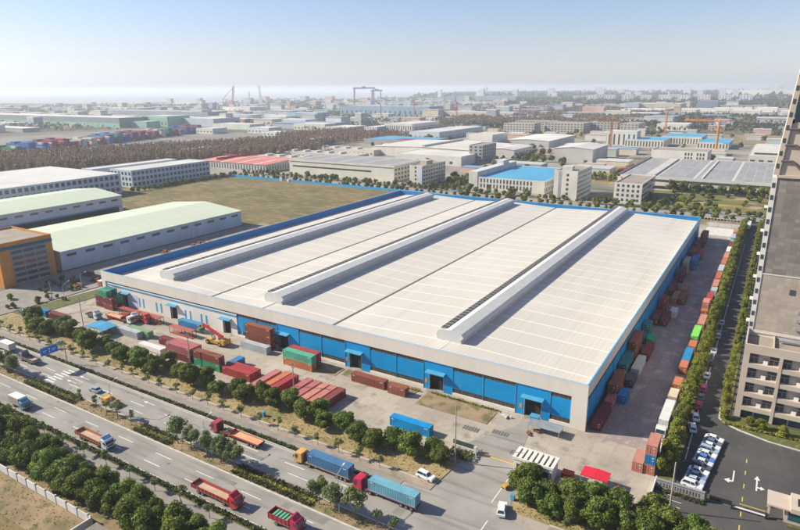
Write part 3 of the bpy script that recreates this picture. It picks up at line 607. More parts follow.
building('dark_office_block','dark glazed office cube beside the white warehouse','building',-305,690,18,42,21.5,M_pale,M_flat,wall_col=(.5,.52,.6),win=[('s',2,3,2,4.6,5,4),('f',2,3,2,4.6,5,4)])
building('white_cube','plain white factory cube with a cream roof behind the dark office','factory',-360.6,849.8,38,60,21.7,M_pale,M_proof,par=.2,wall_col=(1.1,1.1,1.1),roof_col=(1,.93,.8))
building('white_roof_shed','white shed with a cream roof right of the dark office','warehouse',-286,745,34,70,11.7,M_pale,M_proof,'gable',rise=1.5,wall_col=(1.05,1.05,1.05),win=[('s',6,6,1.4,12)])
building('white_roof_warehouse','grey warehouse under a bright white roof in front of the grey school like blocks','warehouse',-285,880,64,130,13,M_pale,M_proof,'gable',rise=1.6,wall_col=(.82,.82,.86),roof_col=(1.2,1.18,1.15))
for i,(x,y,wd,dd,lab) in enumerate([(-416,1187,64,40,'grey four storey block, leftmost of the row before the brown wood'),(-405,1290,90,30,'long grey block behind the leftmost grey block'),(-331,1228,78,60,'grey four storey block in the middle of the row before the brown wood'),(-281,1290,60,40,'grey four storey block, right of the middle grey block'),(-235,1260,34,70,'dark narrow grey block at the right end of the row')]):
    building('grey_block',lab,'building',x,y,wd,dd,20,M_pale,M_flat,wall_col=(.7,.67,.66),roof_col=None,win=[('f',2.4,3.4,2,6,4,4.6),('s',2.4,3.4,2,6,4,4.6)],group='grey four storey blocks before the wood')
building('white_apartment_block','white factory apartments with tall window slots, wider of the pair','building',-594.4,1015.8,62,110,24,M_pale,M_proof,wall_col=(1.05,1.05,1.08),win=[('f',3,2,7,5,2,10),('s',3,3,3,7,3,6)])
building('white_apartment_block','white apartment block left of the wider white block','building',-655,988,30,60,18.5,M_pale,M_proof,wall_col=(.95,.97,1.05),win=[('f',3,2,2,5,4,4),('s',3,3,2,6,4,4)])
building('pale_blue_hall','long pale blue hall with roof boxes right of the white apartments','factory',-520,985,62,190,13,M_pale,M_proof,wall_col=(.8,.9,1.05),win=[('f',2,2.4,3,8),('s',2,3,3,9)])
b27=building('white_three_storey_block','white three storey block in front of the brown wood','building',-640,770,24,62,11,M_pale,M_proof,wall_col=(1,1,1.02),win=[('f',1.4,2,1.6,4,3,3.4),('s',1.4,2.6,1.8,5,3,3.4)])
for i,(x,y,wd,dd,h,tint,lab) in enumerate([(-428,580,150,28,6.5,(.98,.92,.84),'cream roofed terrace just behind the red roof factory'),(-455,640,150,26,7,(.9,.86,.82),'grey cream terrace row behind the first terrace'),(-470,700,150,24,7.5,(.98,.94,.88),'cream terrace row nearest the white three storey block'),(-385,760,110,28,8,(.92,.9,.88),'cream terrace row under the white apartments')]):
    t_=building('workshop_terrace',lab,'workshop',x,y,wd,dd,h,M_pale,M_proof,par=.4,wall_col=tint,roof_col=(.78,.75,.70),win=[('f',1.5,2.4,2,7)],group='low workshop terraces')
    for q in range(6): part('roof_box',MB().b(-60+20*q,-56+20*q,-6,6,h-.3,h+2.2),M_whitew,t_)
bb=building('blue_roof_terrace','blue and maroon striped roof in front of the white apartments','factory',-470,850,120,70,9,M_pale,M_broof,wall_col=(.5,.5,.6))
part('maroon_roof',MB().b(0,58,-34,-8,8.4,9.2),M_maroon,bb)
b12b=building('blue_roof_workshop','white pilastered workshop with a blue roof, left of the tower crane','factory',-147,992,56,70,11,M_pale,M_broof,wall_col=(1,.98,.9),par=.3,win=[('f',1,1.6,8,4)])
building('blue_roof_workshop','white pilastered workshop with a blue roof, wider one behind the left one','factory',-104,1068,58,80,12,M_pale,M_broof,wall_col=(1,.98,.9),par=.3,win=[('f',1,1.6,8,4)])
building('blue_roof_workshop','blue roofed workshop directly behind the orange tower crane','factory',-62,1010,42,90,9,M_pale,M_broof,wall_col=(1,.98,.9),par=.3,win=[('f',1,1.6,6,4)])
building('white_silo_hall','tall white fluted hall left of the blue roofed workshops','factory',-188.8,1008,45,30,22,M_pale,M_proof,wall_col=(1,.98,.95),win=[('f',1,2.4,16,7)])
building('white_hall','white hall with a pale roof behind the blue roofed workshops','factory',-163,1390,60,60,14,M_pale,M_proof,wall_col=(1.1,1.1,1.1),win=[('f',2,3,6,9)])
building('white_hall','low white hall left of the taller white hall','factory',-235,1330,70,40,9,M_pale,M_proof,wall_col=(1.05,1.05,1.05))
building('beige_long_hall','long beige hall with a dark end wall near the dark woods','factory',-327,2500,215,160,27,M_pale,M_proof,wall_col=(.85,.82,.7),roof_col=(.9,.85,.72))
building('white_long_hall','long low white hall in front of the beige hall','factory',-330,2230,150,130,15,M_pale,M_proof,wall_col=(1.2,1.2,1.2),roof_col=(1.2,1.2,1.2))
building('dark_blue_hall','dark blue cube beside the beige hall','factory',-215,2620,70,60,36,M_pale,M_proof,wall_col=(.3,.4,.6))
building('distant_white_plant','very wide white plant near the horizon, left of the tower','factory',60,5200,480,300,58,M_pale,M_proof,wall_col=(1.2,1.2,1.2),roof_col=(1.2,1.2,1.2),win=[('f',5,30,26,110)])
for i,(x,y,wd,dd,h) in enumerate([(-150,2180,110,150,14),(-60,2120,80,110,18),(-20,2300,60,140,20),(70,2060,80,90,20),(-235,2150,60,90,17),(-95,2420,120,100,15)]):
    building('white_industrial_shed','pale industrial shed, %s from the left in the row beyond the brown fields'%nth([5,0,1,4,2,3][i]+1 if False else {0:2,1:4,2:5,3:6,4:1,5:3}[i]),'warehouse',x,y,wd,dd,h,M_pale,M_proof,wall_col=(1.05,1.05,1.05),roof_col=(1.1,1.05,1.05),group='pale sheds beyond the brown fields')
building('green_factory','green walled factory with a grey roof beyond the container stacks','factory',-1313,1034,110,70,26,M_greenw,M_proof,win=[('f',4,3,8,12)])
building('pale_green_factory','lower green factory joined in front of the tall green one','factory',-1330,985,90,40,15,M_greenw,M_proof)
building('light_blue_factory','light blue walled factory with a white roof right of the green one','factory',-1200,1080,110,90,20,M_pale,M_proof,wall_col=(.7,.85,1),roof_col=(1.1,1.1,1.1))
dk=building('long_dark_hall','very long dark hall with a bright white roof edge at the left','warehouse',-1391,954,820,80,24,M_pale,M_proof,wall_col=(.36,.42,.5),roof_col=(1.1,1.1,1.1))
part('green_plinth',MB().b(-410,410,-40.4,-40,0,11),M_greenw,dk)
building('grey_long_hall','long blue grey hall behind the very long dark hall','warehouse',-1500,1330,560,80,24,M_pale,M_proof,wall_col=(.45,.52,.62),roof_col=(.7,.75,.85))
building('shipyard_hall','long blue shipyard hall under the red gantry crane','factory',-900,1640,330,90,36,M_pale,M_proof,wall_col=(.4,.58,.8),roof_col=(.7,.8,.9),win=[('f',12,4,10,18)])
building('shipyard_hall','blue shipyard hall with window bays right of the white offices','factory',-1075,1330,110,50,27,M_pale,M_proof,wall_col=(.4,.62,.85),win=[('f',10,8,5,17)])
building('cream_yard_hall','long cream hall below the right shipyard cranes','factory',-660,1700,340,60,20,M_pale,M_proof,wall_col=(.9,.85,.75),win=[('f',3,4,9,14)])
building('white_yard_office','white office block left of the blue shipyard hall','building',-1150,1290,80,60,18,M_pale,M_proof,wall_col=(1.05,1.05,1.05),win=[('f',3,3,2,8,3,5)])
building('white_front_sheds','low white sheds at the edge of the brown wood','warehouse',-1034,1036,120,50,12,M_pale,M_proof,wall_col=(.95,1.05,1))
building('twin_sheds','pair of joined sheds with bright white fronts below the far cranes','warehouse',-1801,1812,150,150,22,M_pale,M_proof,wall_col=(1.1,1.1,1.1),roof_col=(.7,.8,.9))
building('far_hall','enormous blue grey hall on the horizon right of the gantry crane','factory',-1500,3900,520,200,34,M_pale,M_proof,wall_col=(.35,.5,.6),roof_col=(.4,.55,.6))
for i,(x,y,wd,dd,h,tn,lb) in enumerate([(-800,905,70,30,9,(1,1,1),'low white shed behind the brown wood, left of the white apartments'),(-905,960,60,40,12,(.9,.95,1.05),'pale blue shed behind the container depot'),(-860,1090,90,40,14,(1,.98,.92),'cream shed with a white roof beyond the brown wood'),(-990,1180,100,50,17,(.75,.85,.95),'bluish hall behind the cream shed beyond the brown wood'),(-1010,905,50,40,11,(1,1,1),'small white shed at the far end of the container depot'),(-735,1010,60,60,15,(.95,.95,.95),'white square hall beside the brown wood')]):
    building('distant_shed',lb,'warehouse',x,y,wd,dd,h,M_pale,M_proof,wall_col=tn,roof_col=(1.1,1.1,1.1),win=[('f',3,4,2.5,9)])
sheet('depot_ground',(-1320,-760,380,960),-.15,mat('depot_paving',(.17,.165,.16),.9,(.24,.225,.2),.02,det=6))
for i in range(26):
    x=-2600+i*102+R.uniform(-40,40); y=R.uniform(4700,6300)
    building('distant_tower_block','pale tower block among the hazy housing on the horizon','building',x,y,R.uniform(24,60),24,R.uniform(45,95),M_pale,M_proof,wall_col=(.95,.98,1.08),group='hazy tower blocks on the horizon')
# residential slabs on the horizon
for i in range(9):
    x=-905+i*95; y=3600
    building('apartment_block','pale apartment block, %s from the left in the distant housing row'%nth(i+1),'building',x,y,58,24,46,M_pale,M_proof,wall_col=(.95,.98,1.08),group='distant apartment blocks',win=[('f',4,7,3,12,6,7)])
# filler district near the horizon
pal=[(1,1,1),(.8,.86,.95),(.65,.75,.9),(.95,.88,.78),(.55,.62,.72),(.9,.6,.5),(.75,.85,.8)]
TYPES=(('distant_building','pale block, one of the many low hazy buildings near the horizon','building','low hazy buildings near the horizon'),
 ('distant_warehouse','low broad hazy warehouse roof, one of many on the far plain','warehouse','low hazy warehouses on the far plain'))
uw=MB().b(-.5,.5,-.5,.5,0,.9).mesh('wall',M_pale); ur=MB().b(-.51,.51,-.51,.51,.9,1).mesh('roof',M_proof)
far=[]
def clear(x,y,d,az):
    if az>44 and d>4300+(66-az)*10: return False
    if az>27 and d>5200: return False
    if az<33 and d<1650: return False
    if az>45 and d<1650: return False
    if -1500<x<-980 and 400<y<1130: return False
    if az<=45 and az>=33 and d<1500: return False
    return True
for t_i,(nm,lb,ct,gp) in enumerate(TYPES):
    k=0; tries=0
    while k<(290 if t_i else 270) and tries<9000:
        tries+=1
        d=1400*(4.6**(R.random()**1.25)); az=R.uniform(-2,66)
        x=-d*math.sin(math.radians(az)); y=d*math.cos(math.radians(az))
        if not clear(x,y,d,az): continue
        sp=38+d*.012
        if any(abs(x-a)<sp*1.6 and abs(y-b)<sp for a,b in far): continue
        far.append((x,y)); k+=1
        if t_i: wd=R.uniform(70,190)*(1 if d<3500 else 1.3); dd=R.uniform(30,80); h=R.choice([8,9,11,13,16])
        else: wd=R.uniform(18,70); dd=R.uniform(18,45); h=R.choice([9,12,15,18,24,30])*(1 if d<4000 else 1.3)
        c=R.choice(pal)
        r=root(nm,lb,ct,(x,y,-.3),0,gp)
        r.scale=(wd,dd,h); part('wall',uw,None,r,c); part('roof',ur,None,r,R.choice([(1.1,1.1,1.1),(1.2,1.18,1.15),(.75,.85,1),(.45,.6,.9),(.9,.8,.75),(.6,.62,.65)]))

# stacks of containers in the far left depot
cc=[(.40,.05,.07),(.03,.15,.5),(.04,.28,.16),(.75,.75,.73),(.36,.05,.1),(.08,.3,.6),(.45,.06,.06)]
um=MB().b(-6.09,6.09,-1.22,1.22,0,2.57).mesh('freight_container',M_frame)
n_=0
for band in range(40):
    bx=-925-band*4.2+(band%3)*6; by=400+band*13.6; hh=R.choice([5,5,6,6,4,3]); c=cc[(band*3+band//4)%7]; rest=MB()
    for dy in range(4):
        for lv in range(hh):
            if dy==0 or (lv==hh-1 and dy<2):
                if n_<290:
                    n_+=1; o=bpy.data.objects.new('freight_container',um); col.objects.link(o); o.location=(bx+R.uniform(-.3,.3),by+dy*2.6,-.3+lv*2.62); o.color=(*(c if R.random()<.5 else R.choice(cc)),1)
                    tag(o,'small container in the tall stacks of the hazy depot beyond the brown wood','container','containers stacked in the far depot')
                    continue
            rest.c(bx,by+dy*2.6,-.3+lv*2.62,12.1,2.4,2.57)
    for q in range(4):
        for lv in range(hh-(q%2)): rest.c(bx-13*(q+1),by+4,-.3+lv*2.62,12.1,10,2.57)
    o=part('container_stacks_mass',rest,M_frame,None,c); o['kind']='stuff'; o['label']='further stacks of the hazy container depot'; o['category']='containers'
# ------------------------------------------------------------------ CONTAINERS
def ribbed(L_,Wd=2.44,H=2.59):
    mb=MB(); hl=L_/2; hw=Wd/2; z0,z1=.12,H-.06; p=.36; n=int((L_-.4)/p); p=(L_-.4)/n
    for sgn in (-1,1):
        x=-hl+.2; pts=[]
        for i in range(n):
            pts+=[(x,0),(x+p*.25,0),(x+p*.5,-.045),(x+p*.75,-.045)]; x+=p
        pts.append((hl-.2,0))
        for (xa,da),(xb,db) in zip(pts,pts[1:]):
            mb.quad((xa,sgn*(hw-.03+da),z0),(xb,sgn*(hw-.03+db),z0),(xb,sgn*(hw-.03+db),z1),(xa,sgn*(hw-.03+da),z1))
    # roof, gently corrugated across
    x=-hl+.1; q=(L_-.2)/int((L_-.2)/.5)
    while x<hl-.15:
        for a,b,za,zb in ((0,.3,0,0),(.3,.5,0,.03),(.5,.8,.03,.03),(.8,1,.03,0)):
            mb.quad((x+a*q,-hw+.06,H-.05+za),(x+b*q,-hw+.06,H-.05+zb),(x+b*q,hw-.06,H-.05+zb),(x+a*q,hw-.06,H-.05+za))
        x+=q
    mb.b(-hl+.03,-hl+.07,-hw+.1,hw-.1,.12,H-.1)
    mb.b(-hl+.1,hl-.1,-hw+.1,hw-.1,.08,.14)
    return mb
def frame_mb(L_,Wd=2.44,H=2.59):
    hl=L_/2; hw=Wd/2; mb=MB()
    for sx in (-1,1):
        for sy in (-1,1): mb.c(sx*(hl-.09),sy*(hw-.09),0.15,.17,.17,H-.3)
        mb.c(sx*(hl-.09),0,0,.178,Wd+.004,.15); mb.c(sx*(hl-.09),0,H-.15,.178,Wd+.004,.15)
    for sy in (-1,1):
        mb.c(0,sy*(hw-.06),0,L_-.37,.12,.15); mb.c(0,sy*(hw-.06),H-.11,L_-.37,.12,.11)
    return mb
def door_mb(s_,L_,Wd=2.44,H=2.59):
    hl=L_/2; hw=Wd/2; mb=MB(); a,b=(0.01,hw-.18) if s_>0 else (-hw+.18,-.01)
    mb.b(hl-.09,hl-.04,a,b,.15,H-.15)
    for k in range(5): mb.b(hl-.04,hl-.01,a+.05,b-.05,.3+.43*k,.5+.43*k)
    for t in (.25,.75): y=a+(b-a)*t; mb.tube((hl+.01,y,.1),(hl+.01,y,H-.1),.025,5)
    return mb
def make_container(L_,label):
    r=root('shipping_container',label,'container')
    part('body',ribbed(L_),M_cont,r); part('frame',frame_mb(L_),M_cont,r)
    part('door',door_mb(-1,L_),M_cont,r); part('door',door_mb(1,L_),M_cont,r)
    hl=L_/2
    mk=MB().b(hl-.009,hl+.0,.35,.95,1.9,2.02).b(hl-.009,hl+.0,.35,.8,1.7,1.8).b(hl-.009,hl,.35,.9,1.2,1.26).b(hl-.009,hl,.35,.9,1.0,1.06)
    for sy in (-1,1): mk.b(hl-1.5,hl-.5,sy*1.222-.004,sy*1.222+.004,2.1,2.25).b(-hl+.5,-hl+1.4,sy*1.222-.004,sy*1.222+.004,2.1,2.25)
    part('marking',mk,M_wmark,r)
    return r
c40=make_container(12.19,'x'); c20=make_container(6.06,'x')
MAR=(.19,.045,.04); RED=(.36,.045,.05); PINK=(.44,.15,.14); BRN=(.25,.08,.05); ORG=(.46,.155,.075); BLU=(.02,.20,.42); GRY=(.42,.45,.48); GRN=(.04,.33,.17); LGRN=(.20,.62,.12); WHT=(.66,.64,.60); TEA=(.03,.18,.20); BEI=(.58,.50,.36); LBL=(.12,.42,.68); SAL=(.50,.22,.16)
GRPF='containers stored in the front yard'; GRPE='containers along the blue side wall'; GRPR='containers along the tree strip on the right'
def C(x,y,z,c,label,L_=40,rot=0,g=GRPF): return use(c40 if L_==40 else c20,(x,y,z+.005),math.radians(rot),label,g,c)
H1=2.6
# front yard, left to right
C(-236.0,124.3,0,MAR,'long maroon container lying between the dark trees and the yard, left end of the yard')
C(-246.6,124.0,0,BLU,'short blue container touching the left end of the long maroon one',20)
# corner stack
for i,(x,y,z,c,l) in enumerate([(-236.2,143.2,0,MAR,'bottom left maroon container of the tall stack at the warehouse corner'),(-236.2,143.2,H1,MAR,'upper left maroon container of the tall stack at the warehouse corner'),
  (-230.0,142.6,0,BRN,'bottom right brown container of the tall stack at the warehouse corner'),(-230.0,142.6,H1,MAR,'middle right maroon container of the tall stack at the warehouse corner'),
  (-233.6,142.9,2*H1,GRN,'bright green container topping the tall stack at the warehouse corner'),(-230.2,145.4,0,MAR,'rear bottom container of the tall stack at the warehouse corner'),(-230.2,145.4,H1,GRN,'rear green ended container of the tall stack at the warehouse corner'),(-233.8,145.6,2*H1,TEA,'dark teal container behind the green one atop the corner stack')]):
    C(x,y,z,c,l,20)
C(-197.6,128.3,0,GRY,'pale blue grey container near the trees beside the blue canopy shed')
C(-194.6,130.7,0,(.22,.36,.20),'dull green container behind the pale blue grey one')
C(-178.5,130.0,0,MAR,'maroon container half hidden behind the low white truck body',20)
for z,c,wd in ((0,MAR,'lower front'),(H1,PINK,'upper front')): C(-164,124.3,z,c,wd+' container of the pink topped double stack by the trees')
for z,c,wd in ((0,MAR,'lower rear'),(H1,PINK,'upper rear')): C(-164,126.9,z,c,wd+' container of the pink topped double stack by the trees')
C(-150.6,124.6,0,GRN,'green container underneath the brown one beside the pink topped stack'); C(-150.6,124.6,H1,BRN,'brown container resting on a green one')
C(-137.2,124.5,0,RED,'red container with a pink lid, front one of the pair by the trees'); C(-137.2,127.1,0,RED,'red container with a pink lid, rear one of the pair by the trees')
C(-143.2,129.2,0,BLU,'short blue container behind the brown and green stack',20,90)
for i in range(3): C(-148.3,146.0,i*H1,BRN,'brown container, %s of the stack against the front wall'%('bottom','middle','top')[i])
C(-147,142.4,0,GRY,'light grey container in front of the brown stack at the front wall')
C(-125.1,140.1,0,ORG,'orange brown container under the green one in the middle of the yard'); C(-125.1,140.1,H1,(.10,.42,.30),'faded green container on the orange brown one')
C(-125.1,142.7,0,MAR,'rear lower container behind the green and orange stack'); C(-125.1,142.7,H1,RED,'rear red container with a magenta end, behind the green one')
for i,(x,c,l) in enumerate([(-125.6,PINK,'pink container, leftmost of the row set end on to the trees'),(-122.0,ORG,'orange container in the row set end on to the trees'),(-119.2,RED,'red container touching the orange one'),
   (-113.2,PINK,'pale pink container right of the wooden pole'),(-110.0,PINK,'pink container, second right of the wooden pole'),(-106.9,SAL,'salmon container, third right of the wooden pole'),(-103.9,PINK,'dusty pink container, second from the right end of the row'),(-101.0,MAR,'maroon sided container at the right end of the row')]):
    C(x,125.2-(.6 if i==0 else 0),0,c,l,40,90)
C(-98.3,141.6,0,BRN,'long rust brown container on the soil bed by the blue wall'); C(-87.4,140.9,0,BRN,'short rust brown container on the soil bed by the blue wall',20)
C(-73.9,125.6,0,(.0,.25,.55),'bright blue container between the round trees and the entry gate')
# along the blue side wall (local +x turned towards the camera)
def E_(x,y,z,c,l,L_=40): return C(x,y,z,c,l,L_,-90,GRPE)
E_(-31.2,156.2,0,MAR,'dark maroon container, nearest of the row along the blue side wall')
E_(-31.2,165.6,0,PINK,'short pink topped container, second of the row along the blue side wall',20)
E_(-31.6,174.4,0,ORG,'orange brown container beneath the brown one, beside the deep blue tank sized container'); E_(-31.6,174.4,H1,BRN,'brown container stacked on the orange brown one')
E_(-28.7,171.2,0,BLU,'short deep blue container standing out from the row',20)
E_(-29.0,182.6,0,(.09,.09,.10),'short black open topped container behind the blue one',20); E_(-29.0,194.5,0,WHT,'long white grey container behind the black one')
E_(-32.2,190.0,0,TEA,'dark green container, lower, beside the white grey one'); E_(-32.2,190.0,H1,TEA,'dark green container, upper, beside the white grey one')
for i in range(3): E_(-32.1,203.2,i*H1,BRN,'big brown container, %s of the three high stack'%('bottom','middle','top')[i])
E_(-28.6,208.0,0,MAR,'maroon container behind the white grey one'); E_(-32.0,225.6,H1,TEA,'teal container on top, short, beyond the three high stack',20); E_(-32,222.5,0,TEA,'teal container, lower, beyond the three high stack')
E_(-29.4,218.6,0,GRN,'narrow green container beyond the maroon one',20)
E_(-31.4,243.4,0,MAR,'maroon container, left of the twin pair in mid yard'); E_(-28.4,243.4,0,MAR,'maroon container, right of the twin pair in mid yard')
E_(-26.6,252.4,0,WHT,'short white container behind the twin maroon pair',20)
E_(-31.4,258.5,0,RED,'red container, lower, at the wall before the orange pair',20); E_(-31.4,258.5,H1,RED,'red container, upper, at the wall before the orange pair',20)
E_(-28.7,272.5,0,ORG,'orange container, left of the pair standing out in mid yard'); E_(-25.9,273.0,0,BRN,'brown container, right of the orange one')
E_(-27.2,287.2,0,ORG,'orange container behind the orange and brown pair'); E_(-31.6,283,0,BRN,'brown container between the wall and the rear orange one')
E_(-30.9,305.6,0,MAR,'maroon container, lower, beyond the orange ones'); E_(-30.9,305.6,H1,MAR,'dull maroon container, upper, beyond the orange ones')
E_(-31.2,325,0,BEI,'yellow beige container, lower, near the far third of the wall'); E_(-31.2,325,H1,BEI,'yellow beige container, upper, near the far third of the wall')
E_(-28.2,331,0,BLU,'blue container, lower, right of the yellow beige one'); E_(-28.2,331,H1,BLU,'blue container, upper, right of the yellow beige one')
E_(-31,348,0,BRN,'brown container, lower, toward the far end of the wall'); E_(-31,348,H1,BRN,'brown container, upper, toward the far end of the wall'); E_(-28,352,0,RED,'red container near the far end of the wall')
E_(-31,366,0,RED,'red container, lower, one before the end of the wall'); E_(-31,366,H1,MAR,'maroon container, upper, one before the end of the wall')
for i in range(3): E_(-29.6,381+i*0.0,i*H1,MAR,'dark red container, %s of the last stack by the far yard corner'%('bottom','middle','top')[i])
for i in range(2): E_(-29.8,394.5,i*H1,MAR,'far dark red container, %s, behind the last stack'%('lower','upper')[i])
# along the tree strip
def F_(x,y,z,c,l,L_=40): return C(x,y,z,c,l,L_,-90,GRPR)
F_(-15.6,139.9,0,(.45,.16,.10),'rust container at the bottom of the near three high stack',20); F_(-15.6,139.9,H1,BLU,'blue container in the middle of the near three high stack',20); F_(-15.6,139.9,2*H1,SAL,'salmon topped orange container on top of the near three high stack',20)
F_(-18.2,139.6,0,SAL,'low orange container on the left of the near three high stack',20)
F_(-16.2,178.0,0,BEI,'cream container behind the white truck',20); F_(-16.2,186.6,0,ORG,'orange topped container behind the cream one',20)
F_(-16.3,200.4,0,ORG,'small orange container before the blue and grey one',20)
F_(-16.3,209.2,0,BLU,'dark blue container with a grey lid in the tree strip row'); F_(-16.0,219.5,0,ORG,'orange container sandwiched before the lime green one',20)
F_(-16.3,232.6,0,LGRN,'bright lime green container in the tree strip row')
F_(-15.8,246.6,0,SAL,'pink container behind the lime green one'); F_(-16.3,262.5,0,ORG,'orange container, lower, mid way along the tree strip'); F_(-16.3,262.5,H1,SAL,'salmon container, upper, mid way along the tree strip',20)
F_(-16.2,277.0,0,RED,'red topped container past the salmon stack'); F_(-15.6,289.0,0,GRY,'short grey container past the red topped one',20)
F_(-15.8,299.2,0,SAL,'salmon container past the short grey one'); F_(-15.8,313.0,0,ORG,'orange container, second past the short grey one')
F_(-15.9,327.2,0,GRY,'grey container with a pale blue lid in the far half of the tree strip')
F_(-15.7,341,0,ORG,'orange container, lower, past the pale blue lidded one'); F_(-15.6,354,0,SAL,'salmon container in the far half of the tree strip')
F_(-15.4,369,0,WHT,'white container in the far part of the tree strip'); F_(-15.3,382,0,MAR,'maroon container past the white one'); F_(-15.2,392,0,LBL,'bright blue container near the far end of the tree strip',20)
F_(-15.5,405,0,(.45,.45,.6),'lilac grey container near the far end of the tree strip'); F_(-15.3,421,0,SAL,'salmon container, last before the white yard wall')

# ------------------------------------------------------------------ VEHICLES
def wheel_mb(r=.5,wd=.3): return MB().tube((0,-wd/2,0),(0,wd/2,0),r,14)
WT=wheel_mb(.5,.32).mesh('wheel',M_tyre); WR=MB().tube((0,-.17,0),(0,.17,0),.26,10).mesh('rim',M_rim)
WC=wheel_mb(.33,.22).mesh('wheel',M_tyre); WCR=MB().tube((0,-.12,0),(0,.12,0),.2,10).mesh('rim',M_rim)
WB=wheel_mb(.85,.6).mesh('wheel',M_tyre); WBR=MB().tube((0,-.32,0),(0,.32,0),.4,10).mesh('rim',M_yelp)
def wheels(r,pts,a=WT,b=WR,z=.5):
    for x,y in pts:
        o=part('wheel',a,None,r,loc=(x,y,z)); part('rim',b,None,o)
def cab_parts(r,x0,L_,c,H=2.9,w2=1.23,roofc=None,fairing=False):
    """cab facing +x, from x0 to x0+L_"""
    p=[(x0,.6),(x0+L_-.05,.6),(x0+L_,.9),(x0+L_,1.75),(x0+L_-.25,H-.25),(x0+L_-.6,H),(x0,H)]
    part('cab',MB().ext(p,'y',-w2,w2),M_cab,r,c)
    s_=MB(); a=(x0+L_+.015,1.8); b=(x0+L_-.22,H-.35)
    s_.quad((a[0],-w2+.12,a[1]),(a[0],w2-.12,a[1]),(b[0],w2-.18,b[1]),(b[0],-w2+.18,b[1]))
    part('windscreen',s_,M_cglass,r)
    for sy in (-1,1):
        part('side_window',MB().b(x0+L_-1.25,x0+L_-.35,sy*(w2+.01)-.01,sy*(w2+.01)+.01,1.75,H-.5),M_cglass,r)
        part('mirror',MB().c(x0+L_-.05,sy*(w2+.22),1.7,.12,.22,.6),M_chas,r)
        part('headlight',MB().c(x0+L_+.02,sy*(w2-.3),.95,.06,.35,.2),M_wmark,r)
    part('bumper',MB().b(x0+L_-.1,x0+L_+.08,-w2,w2,.45,.8),M_chas,r)
    part('grille',MB().b(x0+L_,x0+L_+.03,-w2+.5,w2-.5,1.15,1.6),M_chas,r)
    if fairing: part('roof_fairing',MB().ext([(x0+.1,H),(x0+L_-.8,H),(x0+.5,H+.7),(x0+.1,H+.75)],'y',-w2+.15,w2-.15),M_cab,r,roofc or c)
def truck(label,x,y,rz,L_,c,bedc=None,bedm=None,kind='flat',box=None,group='trucks driving on the wide road',cat='truck',boards=.75,sidecol=None,H=2.9,fairing=True,roofc=None):
    """rigid truck; local +x is forward, origin mid length"""
    r=root('truck',label,cat,(x,y,.006),math.radians(rz),group); hl=L_/2
    cab_parts(r,hl-2.2,2.2,c,H,roofc=roofc,fairing=fairing)
    part('chassis',MB().b(-hl+.2,hl-.3,-.45,.45,.6,.95).b(hl-3.4,hl-2.4,-1.0,-.5,.45,.95).b(hl-3.4,hl-2.4,.5,1.0,.45,.95),M_chas,r)
    bl=hl-2.45
    if kind=='flat':
        part('cargo_bed',MB().b(-hl,bl,-1.22,1.22,1.0,1.2),bedm or M_bed,r)
        for sy in (-1,1):
            m_=MB().b(-hl+.1,bl-.1,sy*1.22-.03,sy*1.22+.03,1.2,1.2+boards)
            for k in range(int((bl+hl)/1.2)+1): m_.c(-hl+.1+min(k*1.2,bl+hl-.2),sy*1.26,1.15,.08,.1,boards+.08)
            part('side_board',m_,M_cab,r,sidecol or c)
        part('headboard',MB().b(bl-.08,bl,-1.2,1.2,1.2,1.2+boards+.5),M_cab,r,sidecol or c); part('tailboard',MB().b(-hl,-hl+.08,-1.19,1.19,1.2,1.2+boards),M_cab,r,sidecol or c)
    if kind=='box':
        part('cargo_box',MB().b(-hl,bl+.1,-1.2,1.2,1.0,3.3),M_cab,r,box); 
        part('roof_edge',MB().b(-hl-.02,bl+.12,-1.22,1.22,3.3,3.36),M_wmark,r)
    xs=[hl-1.2]+([hl-3.9] if L_>10 else [])+[-hl+2.2]+([-hl+3.5] if L_>8.5 else [])
    wheels(r,[(a,s*1.02) for a in xs for s in (-1,1)])
    return r
